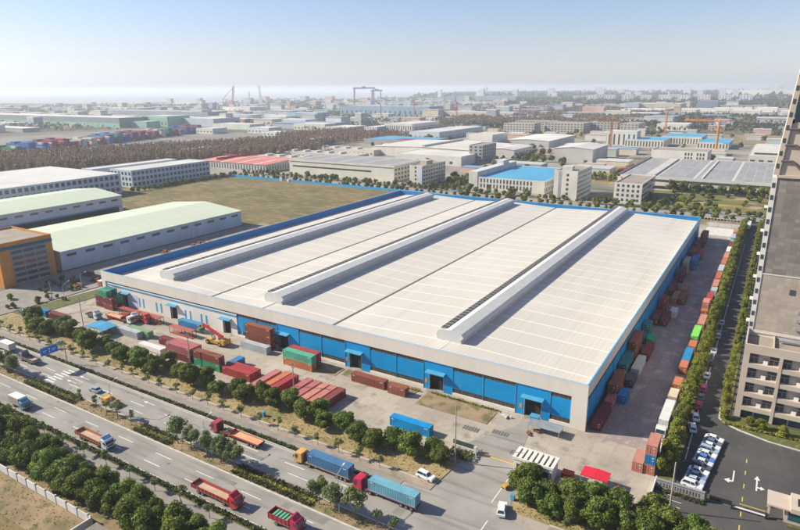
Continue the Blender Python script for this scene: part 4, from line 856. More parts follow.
def semi(label,x,y,rz,Lt,c,kind,group='trucks driving on the wide road',cc=None,clabel=None,tcol=(.35,.05,.05),bedm=None,ctn=True):
    """tractor and trailer; total length Lt"""
    r=root('articulated_truck',label,'truck',(x,y,.006),math.radians(rz),group); hl=Lt/2
    cab_parts(r,hl-2.3,2.3,c,3.1,fairing=(kind=='container' and False))
    part('chassis',MB().b(hl-6,hl-.4,-.45,.45,.6,.95).b(hl-4,hl-3.1,-1.05,-.5,.5,1.0).b(hl-4,hl-3.1,.5,1.05,.5,1.0).b(hl-2.9,hl-2.5,-.5,.5,.95,2.6),M_chas,r)
    tl=-hl; tr=tl+12.9
    part('trailer_frame',MB().b(tl,tr,-.55,.55,1.0,1.25).b(tl,tl+.2,-1.2,1.2,.95,1.2).b(tl+.2,tr,-1.22,-1.12,1.05,1.25).b(tl+.2,tr,1.12,1.22,1.05,1.25).b(tr-.2,tr,-1.11,1.11,1.05,1.25),M_cab,r,tcol)
    if kind=='flat':
        part('trailer_bed',MB().b(tl+.21,tr-3.0,-1.11,1.11,1.26,1.4),bedm or M_obed,r)
        part('bed_rail',MB().b(tl,tr-2.9,-1.27,-1.2,1.1,1.5).b(tl,tr-2.9,1.2,1.27,1.1,1.5).b(tl-.02,tl+.1,-1.2,1.2,1.41,1.55).b(tr-3.0,tr-2.9,-1.2,1.2,1.26,2.2),M_cab,r,tcol)
        part('gooseneck',MB().ext([(tr-3,1.26),(tr,1.26),(tr,1.42),(tr-2.6,1.42)],'y',-1.1,1.1),M_chas,r)
        part('spare_wheel',MB().tube((tr-1.5,-.1,1.45),(tr-1.5,-.1,1.75),.55,12),M_tyre,r)
    part('landing_leg',MB().c(tr-4.2,-.8,.1,.15,.15,.9).c(tr-4.2,.8,.1,.15,.15,.9),M_chas,r)
    part('mudguard',MB().b(tl+.5,tl+4.8,-1.2,-.9,1.02,1.045).b(tl+.5,tl+4.8,.9,1.2,1.02,1.045),M_cab,r,tcol)
    wheels(r,[(a,s*1.02) for a in (hl-1.2,hl-4.6,tl+1.2,tl+2.5,tl+3.8) for s in (-1,1)])
    if kind=='container':
        a=math.radians(rz); ox_=(tl+6.3)
        C(x+math.cos(a)*ox_,y+math.sin(a)*ox_,1.27,cc,clabel,40,rz+180,'containers carried on trucks')
    return r
truck('box truck with a pale cargo box and blue cab on the lower carriageway',-177.6,78.2,0,7.6,(.12,.30,.42),kind='box',box=(.42,.41,.40),H=2.5)
truck('long truck with empty brown plank bed and a blue white cab',-141.5,78.0,0,13.5,(.62,.70,.76),bedm=M_bed,sidecol=(.40,.13,.06),roofc=(.3,.5,.7),boards=.8)
truck('long red truck with a sandy empty bed, on the lower carriageway',-96.6,78.4,0,14.2,(.50,.03,.04),bedm=M_bed,sidecol=(.36,.05,.04),boards=.85)
t4=truck('maroon truck loaded with green sacks, cut by the bottom edge',-77.2,79.6,0,8.2,(.45,.02,.08),bedm=M_bed,sidecol=(.36,.03,.05),boards=1.3)
gl=MB()
for k in range(5): gl.ext([(-.35,0),(.35,0),(.45,.5),(.2,.85),(-.3,.8),(-.45,.4)],'y',-1.05+.0,1.05)
ldm=MB()
for k in range(5): ldm.ext([(-3.4+.9*k,1.22),(-2.6+.9*k,1.22),(-2.5+.9*k,1.8),(-2.75+.9*k,2.1+.1*(k%2)),(-3.3+.9*k,2.05)],'y',-1.1,1.1)
o=part('cargo_sacks',ldm,mat('green_sacks',(.10,.35,.22),.8,coord='obj'),None,loc=(-77.2,79.6,.01)); tag(o,'green sacks piled in the bed of the maroon truck','cargo')
semi('maroon truck with an empty orange bed trailer on the far carriageway',-110.8,98.3,180,17.2,(.38,.05,.08),'flat',tcol=(.35,.06,.06))
semi('truck with a yellow orange cab hauling a blue container',-82.6,99.0,180,16.6,(.68,.38,.12),'container',cc=(.06,.17,.32),clabel='medium blue container on the truck with the yellow orange cab',tcol=(.6,.3,.08))
semi('truck with a crimson cab hauling a light blue container',-64.2,98.0,180,16.6,(.55,.02,.07),'container',cc=(.16,.38,.50),clabel='faded light blue container on the truck with the crimson cab',tcol=(.35,.03,.06))
truck('small yellow service truck behind the slim median trees',-156.2,92.5,180,5.6,(.7,.38,.05),bedm=M_bed,sidecol=(.7,.38,.05),H=2.1,fairing=False,boards=.5)
truck('dark flatbed truck at the left end of the far carriageway',-206.5,96.4,180,9,(.2,.2,.22),bedm=M_bed,sidecol=(.15,.15,.16))
truck('grey box truck at the left edge of the far carriageway',-224,97.6,180,9,(.3,.3,.32),kind='box',box=(.5,.49,.47))
# trucks in the yard
semi('white cab truck with a red open trailer near the warehouse corner',-214.5,136.3,0,16,(.65,.66,.66),'flat',group='trucks in the yard',tcol=(.4,.06,.05))
truck('white cab truck standing behind the blue canopy shed',-226.5,132.6,-4,8.5,(.62,.66,.66),bedm=M_chas,sidecol=(.12,.12,.12),group='trucks in the yard',boards=.3)
truck('red cab truck beside the open red racks at the front wall',-204.8,140.2,-6,7.5,(.55,.04,.05),bedm=M_chas,sidecol=(.3,.05,.05),group='trucks in the yard',boards=.3)
truck('white cab truck in front of the open red racks',-210.4,138.9,-10,6.5,(.7,.7,.68),bedm=M_chas,sidecol=(.2,.1,.1),group='trucks in the yard',boards=.3)
semi('truck with a long white trailer parked at the tree strip',-16.0,162.5,-90,17,(.68,.66,.63),'box',group='trucks in the yard',tcol=(.5,.5,.5))
o=part('trailer_box',MB().b(-1.22,1.22,-6.3,6.3,1.28,3.5),M_cab,None,(.70,.68,.68),loc=(-16,164.8,.01)); tag(o,'long pale grey trailer box on the parked white truck','trailer box')
truck('small cream flat truck behind the near three high container stack',-15.8,149.6,-90,6,(.66,.6,.5),bedm=M_bed,sidecol=(.6,.56,.5),group='trucks in the yard',boards=.2,H=2.3,fairing=False)
semi('truck with a white covered trailer at the far corner beyond the yard',-9.6,446,90,17,(.5,.1,.1),'box',group='trucks in the yard',tcol=(.5,.5,.5))
o=part('trailer_box',MB().b(-1.25,1.25,-7,7,1.28,3.9),M_cab,None,(.74,.70,.66),loc=(-9.6,443,.01)); tag(o,'white trailer box on the truck at the far corner','trailer box')
# open red racks
def rack(x,y,z,label,c=(.36,.085,.065),L_=12.19):
    r=root('open_rack_container',label,'rack',(x,y,z),0,'open steel racks'); hl=L_/2
    part('frame',frame_mb(L_,2.44,2.7),M_cont,r,c)
    m_=MB()
    for k in range(5):
        for sy in (-1,1): m_.c(-hl+L_/6*(k+1),sy*1.15,.15,.3,.12,2.4)
    part('side_post',m_,M_cont,r,c); part('deck',MB().b(-hl+.2,hl-.2,-1.05,1.05,.15,.25),M_cont,r,c); part('top_panel',MB().b(-hl+.2,hl-.2,-1.1,1.1,2.72,2.78),M_cont,r,c)
    return r
rack(-215.5,141.6,0,'open red steel rack, left one at the front wall'); rack(-203,141.9,0,'open red steel rack behind the red cab truck',(.36,.08,.07),12.19)
rack(-180.8,138.9,0,'open red steel rack standing alone before the slit windows',(.42,.12,.09))
semi('low trailer truck carrying a blue container past the slit windows',-180.2,143.6,180,17,(.10,.20,.32),'container',group='trucks in the yard',cc=(.03,.22,.42),clabel='blue container on the low trailer beside the front wall',tcol=(.1,.2,.3)) if False else C(-181.8,143.9,.9,(.05,.25,.45),'blue container on blocks between the open rack and the front wall')
# low white truck body by trees
o=part('white_box_body',MB().b(-6,6,-1.25,1.25,.4,2.0).b(-5.9,5.9,-1.0,1.0,0,.39),M_cab,None,(.72,.70,.68),loc=(-178.4,123.6,.01)); tag(o,'low white box body beside the trees, left of the pink topped stack','box body')
# reach stacker
def reach_stacker(x,y,rz):
    r=root('reach_stacker','yellow reach stacker with a raised red boom in front of the warehouse doors','reach stacker',(x,y,.0),rz)
    part('chassis',MB().ext([(-4.2,.6),(4.0,.6),(4.0,1.5),(2.4,1.7),(-3,1.7),(-4.4,2.1)],'y',-1.5,1.5).b(-5.2,-3.2,-1.7,1.7,.8,2.6),M_yelp,r)
    part('cabin',MB().ext([(-.9,1.7),(1.1,1.7),(1.3,2.6),(.9,3.6),(-.9,3.6)],'y',-1.1,.2),M_cab,r,(.65,.62,.55))
    part('cabin_glass',MB().b(1.0,1.22,-1.0,.1,2.1,3.3).b(-.7,.8,-1.14,-1.11,2.2,3.3),M_cglass,r)
    part('boom',MB().ext([(-4.0,3.1),(-4.0,3.9),(4.2,6.4),(4.3,5.7)],'y',.25,1.05).ext([(3,5.5),(3,6.1),(5.9,6.95),(6.0,6.4)],'y',.35,.95),M_red,r)
    part('lift_cylinder',MB().tube((1.2,.6,1.6),(2.6,.6,5.2),.18,8).tube((-3.9,.65,2.5),(-3.8,.65,3.5),.35,8),M_steel,r)
    part('spreader',MB().b(5.6,6.2,-1.6,2.9,5.2,5.6).b(5.6,6.2,.3,1.0,5.6,6.5).b(5.5,6.3,-1.9,-1.6,4.8,5.6).b(5.5,6.3,2.9,3.2,4.8,5.6),M_yelp,r)
    wheels(r,[(2.9,-1.7),(2.9,1.7),(-3.0,-1.5),(-3.0,1.5)],WB,WBR,.85)
reach_stacker(-163.4,139.6,math.pi)
# cars
def make_car(kind='sedan'):
    r=root('parked_car','x','car')
    if kind=='suv':
        low=[(-2.3,.35),(2.25,.35),(2.32,.7),(2.2,.98),(1.1,1.08),(-2.2,1.08),(-2.33,.8)]; top=[(-2.15,1.08),(1.05,1.08),(.45,1.66),(-1.75,1.68)]
    else:
        low=[(-2.25,.3),(2.2,.3),(2.28,.6),(2.15,.82),(1.05,.92),(-1.75,.95),(-2.25,.88)]; top=[(-1.75,.93),(1.0,.91),(.25,1.42),(-1.05,1.44)]
    part('body',MB().ext(low,'y',-.9,.9),M_paint,r)
    n0=MB(); zt=top[2][1]
    def cabin(mb,off,w0=.82,w1=.62):
        n=len(mb.v)
        for s in (-1,1):
            for i,(a,b) in enumerate(top): mb.v.append((a,s*(w0 if i in (0,1) else w1)+s*off,b))
        mb.f+=[(n,n+1,n+2,n+3),(n+7,n+6,n+5,n+4),(n+0,n+4,n+5,n+1),(n+1,n+5,n+6,n+2),(n+2,n+6,n+7,n+3),(n+3,n+7,n+4,n+0)]
    cabin(n0,0); part('window_glass',n0,M_cglass,r)
    a,b=top[2],top[3]
    part('roof_panel',MB().ext([(a[0]+.1,-.6),(a[0]+.12,.6),(b[0]-.1,.63),(b[0]-.1,-.63)],'z',zt-.0,zt+.05),M_paint,r)
    part('pillar',MB().tube((top[1][0],-.82,top[1][1]),(a[0],-.63,a[1]),.05,5).tube((top[1][0],.82,top[1][1]),(a[0],.63,a[1]),.05,5).tube((top[0][0],-.82,top[0][1]),(b[0],-.63,b[1]),.06,5).tube((top[0][0],.82,top[0][1]),(b[0],.63,b[1]),.06,5).tube((-.3,-.84,.95),(-.3,-.635,zt),.04,5).tube((-.3,.84,.95),(-.3,.635,zt),.04,5),M_paint,r)
    for s in (-1,1):
        part('headlight',MB().c(2.24,s*.65,.55,.08,.35,.15),M_wmark,r); part('tail_light',MB().c(-2.26,s*.68,.6,.06,.3,.15),M_red,r); part('mirror',MB().c(.75,s*.98,.95,.15,.14,.12),M_paint,r)
    wheels(r,[(a_,s*.82) for a_ in (-1.4,1.4) for s in (-1,1)],WC,WCR,.33)
    return r
sedan=make_car(); suv=make_car('suv')
def car(p,x,y,rz,c,label,g):
    o=use(p,(x,y,.01),math.radians(rz),label,g,c)
    for ch in kids(o):
        if ch.name.split('.')[0] in ('body','roof_panel','pillar','mirror'): ch.color=(*c,1)
    return o
WC_=(.80,.80,.79)
car(suv,-60.0,108.6+.0,-6,WC_,'white car parked on the pavement near the entry road','cars on and beside the road').location.z=.13
car(sedan,-167.6,95.0,180,(.30,.38,.46),'grey blue car on the far carriageway at the left','cars on and beside the road')
car(suv,-40.2,106.8,106,WC_,'white car with a dark roof turning out of the entry road','cars on and beside the road')
car(sedan,-258.6,122.4,100,(.04,.12,.14),'dark teal car waiting at the left junction','cars on and beside the road')
gE='cars parked along the road by the tower'
for i,(y,c,l) in enumerate([(163.6,WC_,'white car, nearest of the kerbside line before the tower'),(170.2,WC_,'white car, second of the kerbside line before the tower'),(177.6,(.45,.03,.06),'crimson car, third in the kerbside line'),(183.2,(.2,.2,.22),'dark grey car between two red ones in the kerbside line'),(189.4,(.6,.05,.12),'bright red car in the kerbside line'),(199.6,(.75,.77,.78),'silver white car beyond the bright red one'),(210.5,(.05,.06,.08),'black car in the kerbside line'),(221.5,(.6,.66,.7),'pale blue car in the kerbside line'),(236.5,(.5,.5,.5),'grey car far along the kerbside line'),(252,(.7,.7,.7),'farthest car of the kerbside line')]):
    car(sedan if i%2 else suv,-9.35,y,90+(12 if i<2 else 0),c,l,gE)
gC='cars parked side by side in the compound'
cols_=[WC_,(.42,.5,.6),(.25,.34,.46),WC_,(.06,.07,.1),(.6,.66,.72),(.07,.2,.5),WC_,(.33,.42,.52),(.7,.72,.75),(.12,.14,.2),WC_]  # blue-grey body colours carry the sky reflected by the windscreens
names_=['white','sky-tinted steel blue','sky-tinted slate blue','white','black','sky-tinted silver','bright blue','white','sky-tinted grey','silver','dark navy','white']
for i in range(12):
    car(suv if i%4==0 else sedan,-6.2+i*.22,137.0+i*2.15,-9,cols_[i],'%s car, %s from the gate wall in the side by side parking'%(names_[i],nth(i+1)),gC)
# three-wheeler
tr=root('cargo_tricycle','yellow cargo tricycle at the kerb of the entry road','tricycle',(-42.4,115.4,0),math.radians(75))
part('cargo_box',MB().b(-1.4,.3,-.55,.55,.5,1.0),M_yelp,tr); part('seat',MB().c(.65,0,.7,.5,.35,.2),M_chas,tr); part('frame',MB().tube((.3,0,.6),(1.4,0,.45),.06,6).tube((1.4,0,.4),(1.15,0,1.2),.05,6).tube((1.15,-.35,1.2),(1.15,.35,1.2),.04,6),M_chas,tr)
wheels(tr,[(1.45,0),(-1.0,-.6),(-1.0,.6)],WC,WCR,.33)

# ------------------------------------------------------------------ SMALL STRUCTURES
# blue canopy shed
sh=root('canopy_shed','open shed with a light blue sheet roof beside the pale grey container','shed',(-209,124.6,0))
part('roof',MB().ext([(-5.4,2.9),(5.4,2.9),(5.4,3.0),(0,3.35),(-5.4,3.0)],'y',-3.2,3.2),M_ltblue,sh)
for sx in (-5,0,5):
    for sy in (-3,3): part('post',MB().c(sx,sy,0,.14,.14,2.9),M_steel,sh)
part('rear_wall',MB().b(-5.2,5.2,3.05,3.15,0,2.4),M_bluew,sh)
# gate building with rooftop grilles
gb=root('gate_building','small white gate building with dark grilles along its roof, beside the entry road','gatehouse',(-38.9,123.4,0))
part('wall',MB().b(-4.3,4.9,-2.3,-2.1,0,4.3).b(-4.3,4.9,2.1,2.3,0,4.3).b(-4.3,-4.1,-2.1,2.1,0,4.3).b(4.7,4.9,-2.1,2.1,0,4.3),M_whitew,gb)
part('roof',MB().b(-4.1,4.7,-2.1,2.1,3.75,3.9),M_flat,gb)
part('roof_beam',MB().b(-4.6,5.2,-2.5,-2.2,4.0,4.6).b(-4.6,5.2,2.2,2.5,4.0,4.6),M_whitew,gb)
for k in range(8):
    x=-4.3+1.3*k; part('roof_beam',MB().b(x-.4,x+.4,-2.19,2.19,4.1,4.55),M_whitew,gb)
for k in range(4): part('window',MB().b(-3.6+2.1*k,-2.2+2.1*k,-2.36,-2.3,1.3,3.0),M_glass,gb)
part('roof_slab',MB().b(-4.1,4.7,-2.1,.2,3.91,4.05),M_dark,gb)
# entry gate wall and green panel
gw=root('gate_wall','white gate wall with a dark green panel left of the entry road','wall',(-57,123.4,0))
part('wall',MB().b(-3.2,3.2,-.3,.3,0,1.4).b(2.6,3.3,-.35,-.3,0,2.3).b(2.6,3.3,-.3,.35,1.4,2.3),M_stone,gw)
part('panel',MB().b(-3.2,2.5,-.1,.1,1.4,2.6),mat('dark_green_panel',(.05,.08,.06),.7),gw)
sg=root('sliding_gate','low retractable gate with an orange rail lying across the entry road','gate',(-49,124.9,0))
part('rail',MB().b(-4.6,4.6,.0,.12,.0,.1),M_orange,sg); part('barrier',MB().b(-4.9,-4.0,-.3,.4,.0,1.1),M_steel,sg)
# red canopy truck cover and its neighbours
rc=root('red_canopy','red sheet canopy over a parking place behind the trees right of the gate building','canopy',(-25.4,126.2,0))
part('roof',MB().ext([(-3.0,3.0),(3.0,3.0),(3.0,3.12),(0,3.3),(-3.0,3.12)],'y',-2.0,2.0),mat('red_sheet',(.62,.02,.045),.6),rc)
for sx in (-2.8,2.8):
    for sy in (-1.8,1.8): part('post',MB().c(sx,sy,0,.12,.12,3.0),M_steel,rc)
o=part('red_crate',MB().b(-1.3,1.3,-1,1,0,1.1).b(-1.35,1.35,-1.05,1.05,1.1,1.2),M_red); o.location=(-31.7,126.4,0); tag(o,'low red bin between the gate building and the red canopy','bin')
rb=part('red_board',MB().b(-.08,.08,-1.6,1.6,.3,2.2).b(-.06,.06,-1.5,-1.38,0,.3).b(-.06,.06,1.38,1.5,0,.3),M_red); rb.location=(-20.2,124.6,0); tag(rb,'red notice board standing right of the red canopy','board')
tk=part('grey_slab_roof',MB().b(-4.4,4.4,-1.9,1.9,1.9,2.0).b(-4.2,-4.05,-1.8,-1.7,0,1.9).b(4.05,4.2,-1.8,-1.7,0,1.9).b(-4.2,-4.05,1.7,1.8,0,1.9).b(4.05,4.2,1.7,1.8,0,1.9),M_steel); tk.location=(-42.6,142.6,0); tk.rotation_euler=(0,0,math.radians(0)); tag(tk,'flat grey metal canopy at the near corner of the warehouse','canopy')
bx=root('blue_kiosk','small light blue kiosk beside the door nearest the corner','kiosk',(-46.4,145.2,0)); part('wall',MB().b(-1.1,1.1,-.8,.8,0,2.3),M_fblue,bx); part('roof',MB().b(-1.3,1.3,-1,1,2.3,2.5),M_ltblue,bx); part('window',MB().b(-.6,.6,-.86,-.8,1.0,1.8),M_glass,bx)
hp=MB()
for k in range(9): 
    a=R.uniform(-1.6,1.6); b=R.uniform(-1,1); hp.c(a,b,0,R.uniform(.4,1),R.uniform(.3,.8),R.uniform(.2,.7))
o=part('debris_pile',hp,M_stone); o.location=(-54.6,144.4,0.06); tag(o,'pile of broken stone at the end of the soil bed near the warehouse corner','debris')
for x,y in ((-46.2,139.5),(-44.5,141.5)):
    hp=MB()
    for k in range(7): hp.c(R.uniform(-.8,.8),R.uniform(-.8,.8),0,R.uniform(.3,.8),R.uniform(.3,.6),R.uniform(.2,.6))
    o=part('debris_pile',hp,M_rust); o.location=(x,y,0); tag(o,'rusty scrap heap %s the grey metal canopy'%('in front of' if x<-45 else 'at the left end of'),'debris')
for x,y,l in ((-52.5,136,'dark steel grate lying on the concrete before the near door'),(-60.2,134,'steel drain grate in the concrete in front of the soil bed'),(-44.8,129.3,'steel plate lying behind the gate building')):
    o=part('steel_grate',MB().b(-2.2,2.2,-1,1,0,.05),mat('grate',(.13,.12,.11),.8,fn=stripes('X',.8,.15,(.3,.27,.24)),coord='obj')); o.location=(x,y,-.05); tag(o,l,'grate')
for x,y,l in ((-112.8,110.2,'small blue portable box on the dry verge below the row of trees'),(-39.6,111.6,'small blue box on the verge beside the entry road'),(-212,110.5,'little blue box on the verge near the road sign')):
    o=part('blue_box',MB().b(-.4,.4,-.4,.4,0,1.3).b(-.45,.45,-.45,.45,1.3,1.4),M_ltblue); o.location=(x,y,.1); tag(o,l,'box')
# compound wall with lettering, boom and gatehouse
cw=root('compound_sign_wall','grey wall with dark lettering strokes beside the compound gate','wall',(-8.3,133.1,-.05))
part('wall',MB().b(-5.0,5.0,-.25,.25,0,2.1),mat('grey_cladding',(.36,.34,.34),.7,fn=stripes('X',.5,.05,(.28,.26,.26))),cw)
part('coping',MB().b(-5.1,5.1,-.35,.35,2.1,2.22),M_steel,cw)
lt=MB(); x=-4.3
while x<4.2:
    wd=R.uniform(.3,.5)
    for q in range(3): 
        if R.random()<.8: lt.b(x,x+wd,-.29,-.25,.7+.35*q,.78+.35*q)
    lt.b(x+wd*.45,x+wd*.6,-.295,-.25,.65,1.6); x+=wd+.22
part('lettering',lt,M_dark,cw)
part('end_pillar',MB().b(5.0,5.4,-.4,.4,0,2.4),M_dark,cw)
bg_=root('boom_gate','white retractable gate rail with a yellow arm across the compound entrance','gate',(-2.6,133.2,-.05))
part('track',MB().b(0,11,.9,1.0,.02,.1),M_steel,bg_); part('gate_frame',MB().b(.2,4.6,1.1,1.3,.15,1.1).b(.2,4.6,1.02,1.09,.3,.36),M_dark,bg_); part('arm',MB().b(4.8,11.2,.2,.5,.5,.68),M_wmark,bg_); part('yellow_arm',MB().b(6,11,1.6,1.72,.7,.82),M_yel,bg_); part('post',MB().b(4.5,4.9,.0,.5,0,1.0).b(10.9,11.3,-.0,.5,0,1.3),M_dark,bg_)
gh=root('guard_house','beige guard house with a stone portal at the compound gate','guard house',(8.3,133,-.05))
part('wall',MB().b(3.4,12,1.2,6,0,3.3),M_beige,gh); part('roof',MB().b(0,4.2,.4,6,3.3,3.65),M_beige,gh); part('portal',MB().b(4.2,11,.0,6.2,3.3,4.3),M_beige,gh); part('portal_recess',MB().b(5.4,6.0,1.6,4.4,4.3,4.36),M_dark,gh)
part('window',MB().b(4.0,8,1.12,1.2,.8,2.7),M_teal,gh); part('post',MB().b(.3,.7,.8,1.2,0,3.3).b(.3,.7,5,5.4,0,3.3),M_beige,gh); part('flower_box',MB().b(3.8,8,-.6,.0,0,.6),M_green,gh)
# walls and fences
ws=root('site_wall','white rendered wall along the lower tree belt','wall',(-160,58.7,0))
k=0; x=-90
while x<47:
    part('panel',MB().b(x+.16,min(x+3.84,47),-.12,.12,0,2.0+R.uniform(-.03,.03)),M_stone,ws); part('pier',MB().b(x-.16,x+.16,-.22,.22,0,2.3),M_greyw,ws); x+=4
part('end_return',MB().b(47,47.3,-6,.15,0,1.8),M_stone,ws)
o=root('blue_site_fence','bright blue sheet fence along the far edge of the brown field','fence',(-400,459.5,-.1))
part('panel',MB().b(-98,-22,-.1,.1,0,2.3),M_fblue,o); part('panel',MB().b(-10,155,-.1,.1,0,2.3),M_fblue,o); part('gatepost',MB().b(-22,-19,-.6,.6,0,2.8).b(-13,-10,-.6,.6,0,2.8),M_stone,o)
o=root('blue_site_fence','blue sheet fence corner beside the left rear of the big warehouse','fence',(-250,379,0)); part('panel',MB().b(-8,5,-.1,.1,0,2.6).b(4.9,5.1,.1,70,0,2.4),M_fblue,o)
o=root('yard_end_wall','low white wall closing the far end of the side yard','wall',(-24,440,0)); part('panel',MB().b(-9,12,-.2,.2,0,2.4),M_stone,o); part('pier',MB().b(-9.3,-9,-.3,.3,0,2.6).b(12,12.3,-.3,.3,0,2.6),M_stone,o)
o=root('far_fence','white post fence behind the side yard','fence',(-24,462,0))
for k in range(14): part('post',MB().c(-13+2*k,0,0,.3,.3,1.8),M_stone,o)
part('rail',MB().b(-13,13,-.08,.08,1.2,1.5),M_stone,o)
o=root('sandbag_slope','pale rubble slab covering the ground near the far yard corner','slab',(-23,424,-.02)); part('slab',MB().b(-9.4,7,-12,12,0,.15),M_stone,o)
o=root('low_yard_wall','low pale wall between the yard and the compound','wall',(-13.6,131,-.05)); part('panel',MB().b(-.15,.15,-6.5,4,0,1.6),M_stone,o)
o=part('hut',MB().b(-2,2,-1.4,1.4,0,2.2).b(-2.2,2.2,-1.6,1.6,2.2,2.35),mat('old_concrete',(.22,.2,.17),.9)); o.location=(-107.5,56.4,0); tag(o,'grey hut with a slab roof at the end of the white wall','hut')

# poles, lamps, sign
def pole(x,y,h,label,r=.18,arms=True,z=0):
    o=root('utility_pole',label,'pole',(x,y,z),0,'utility poles')
    part('post',MB().tube((0,0,0),(0,0,h),r,8,r*.65),M_wood,o)
    if arms:
        part('crossarm',MB().b(-.9,.9,-.07,.07,h-1.0,h-.86).b(-.7,.7,-.06,.06,h-1.9,h-1.78),M_chas,o)
        for sx in (-.8,0,.8): part('insulator',MB().tube((sx,0,h-.86),(sx,0,h-.6),.07,6),M_wmark,o)
    return o
pole(-57,118,15.5,'tall pole beside the white gate wall',.2,False); pole(-114.2,124.7,10.5,'pole in front of the end on container row'); pole(-156.8,122,12,'pole in front of the pink topped double stack')
pole(-220.2,124.2,13.2,'pole beside the long maroon container at the left'); pole(-9.3,125.6,12,'pale pole leaning over the compound sign wall',.2,False)
pole(-262,136,9,'pole at the left junction beside the curved lane')
def lamp(x,y,h,rz,label,z=.14,arm=2.6,double=False):
    o=root('street_lamp',label,'street lamp',(x,y,z),math.radians(rz),'street lamps')
    part('post',MB().tube((0,0,0),(0,0,h),.12,8,.07),M_lamp,o)
    for s in ((1,-1) if double else (1,)):
        part('arm',MB().tube((0,0,h-.05),(s*arm,0,h+.5),.06,6),M_lamp,o); part('lamp_head',MB().c(s*(arm+.3),0,h+.42,.9,.28,.14),M_wmark,o)
    return o
lamp(-70.3,88.6,9.5,100,'street lamp among the median trees opposite the crimson cab truck'); lamp(-112,89,9.5,100,'street lamp among the median trees near the maroon truck')
lamp(-150,89,9.5,100,'street lamp by the slim median trees'); lamp(-253.4,136.6,8.2,120,'street lamp with a long arm at the left junction',.0,5); lamp(-262,150,8.2,100,'street lamp further up the curved lane',0)
lamp(-256,178,8.2,180,'street lamp in front of the red storage boxes',0); lamp(-255,232,8,180,'street lamp near the blue tank',0)
for k,x in enumerate((-290,-235,-190,-120,-60,-20,5)): lamp(x,469,9,-90,'slim street lamp, %s from the left along the road behind the warehouse'%nth(k+1),-.1)
rs=root('road_sign','large blue road sign on a mast reaching over the far carriageway','road sign',(-193.9,101.9,.1))
part('mast',MB().tube((0,0,0),(0,0,8.4),.2,10,.14).tube((0,0,6.6),(0,-6.8,6.9),.1,8).tube((0,0,7.4),(0,-6.8,7.5),.08,8),M_wood,rs)
sgn=part('sign_panel',MB().b(.12,.2,-8.0,-2.2,5.6,8.4),M_signb,rs)
part('sign_border',MB().b(.2,.22,-7.9,-2.3,5.68,5.76).b(.2,.22,-7.9,-2.3,8.24,8.32).b(.2,.22,-7.9,-7.82,5.76,8.24).b(.2,.22,-2.38,-2.3,5.76,8.24),M_wmark,sgn)
part('arrow_mark',MB().b(.2,.22,-5.2,-5.0,6.1,7.4).poly([(.21,-5.45,7.4),(.21,-4.75,7.4),(.21,-5.1,7.9)]).b(.2,.22,-7.2,-5.9,7.0,7.2).b(.2,.22,-4.3,-3.0,7.0,7.2).b(.2,.22,-7.1,-6.2,6.5,6.65).b(.2,.22,-4.2,-3.2,6.5,6.65),M_wmark,sgn)
# storage strip west of the warehouse
for i,(x,y,l_,c,l) in enumerate([(-263,172,26,(.5,.13,.09),'long low red storage box, nearest along the lane'),(-262,205,20,(.42,.10,.08),'low red storage box, second along the lane'),(-262,240,18,(.35,.12,.09),'low rusty storage box, third along the lane')]):
    o=root('storage_box',l,'storage box',(x,y,0),0,'low storage boxes by the lane'); part('body',MB().b(-1.4,1.4,-l_/2,l_/2,0,2.4),M_cont,o,c); part('lid',MB().b(-1.5,1.5,-l_/2-.1,l_/2+.1,2.4,2.6),M_wmark,o)
for i in range(26):
    hp=MB(); y=152+i*5.2+R.uniform(-1,1); x=R.uniform(-285,-268)
    for k in range(8): hp.c(R.uniform(-2.5,2.5),R.uniform(-1.6,1.6),0,R.uniform(1,4),R.uniform(.5,1.8),R.uniform(.4,1.9))
    o=part('scrap_stack',hp,M_rust,None); o.location=(x,y,0); tag(o,'rusty steel stack, %s from the orange office along the storage strip'%nth(i+1),'scrap stack','rusty steel stacks on the storage strip')
o=root('blue_tank','white and blue tank on legs between the storage boxes','tank',(-262,222,0)); part('tank',MB().tube((0,-2.2,2.4),(0,2.2,2.4),1.4,14),M_bluew,o)
part('leg',MB().c(-.8,-1.4,0,.2,.2,1.8),M_steel,o); part('leg',MB().c(.8,-1.4,0,.2,.2,1.8),M_steel,o); part('leg',MB().c(-.8,1.4,0,.2,.2,1.8),M_steel,o); part('leg',MB().c(.8,1.4,0,.2,.2,1.8),M_steel,o)
# red machines and heaps beyond the dormitory
for i in range(16):
    x=R.uniform(-150,-95); y=R.uniform(620,760); hp=MB()
    for k in range(7): hp.c(R.uniform(-4,4),R.uniform(-4,4),0,R.uniform(2,6),R.uniform(1,4),R.uniform(1,4.5))
    o=part('machinery_heap',hp,[M_rust,M_red,M_yelp,M_rust][i%4]); o.location=(x,y,-.2); tag(o,'red and rusty machinery heap on the works yard behind the dormitory','machinery','machinery heaps on the works yard')

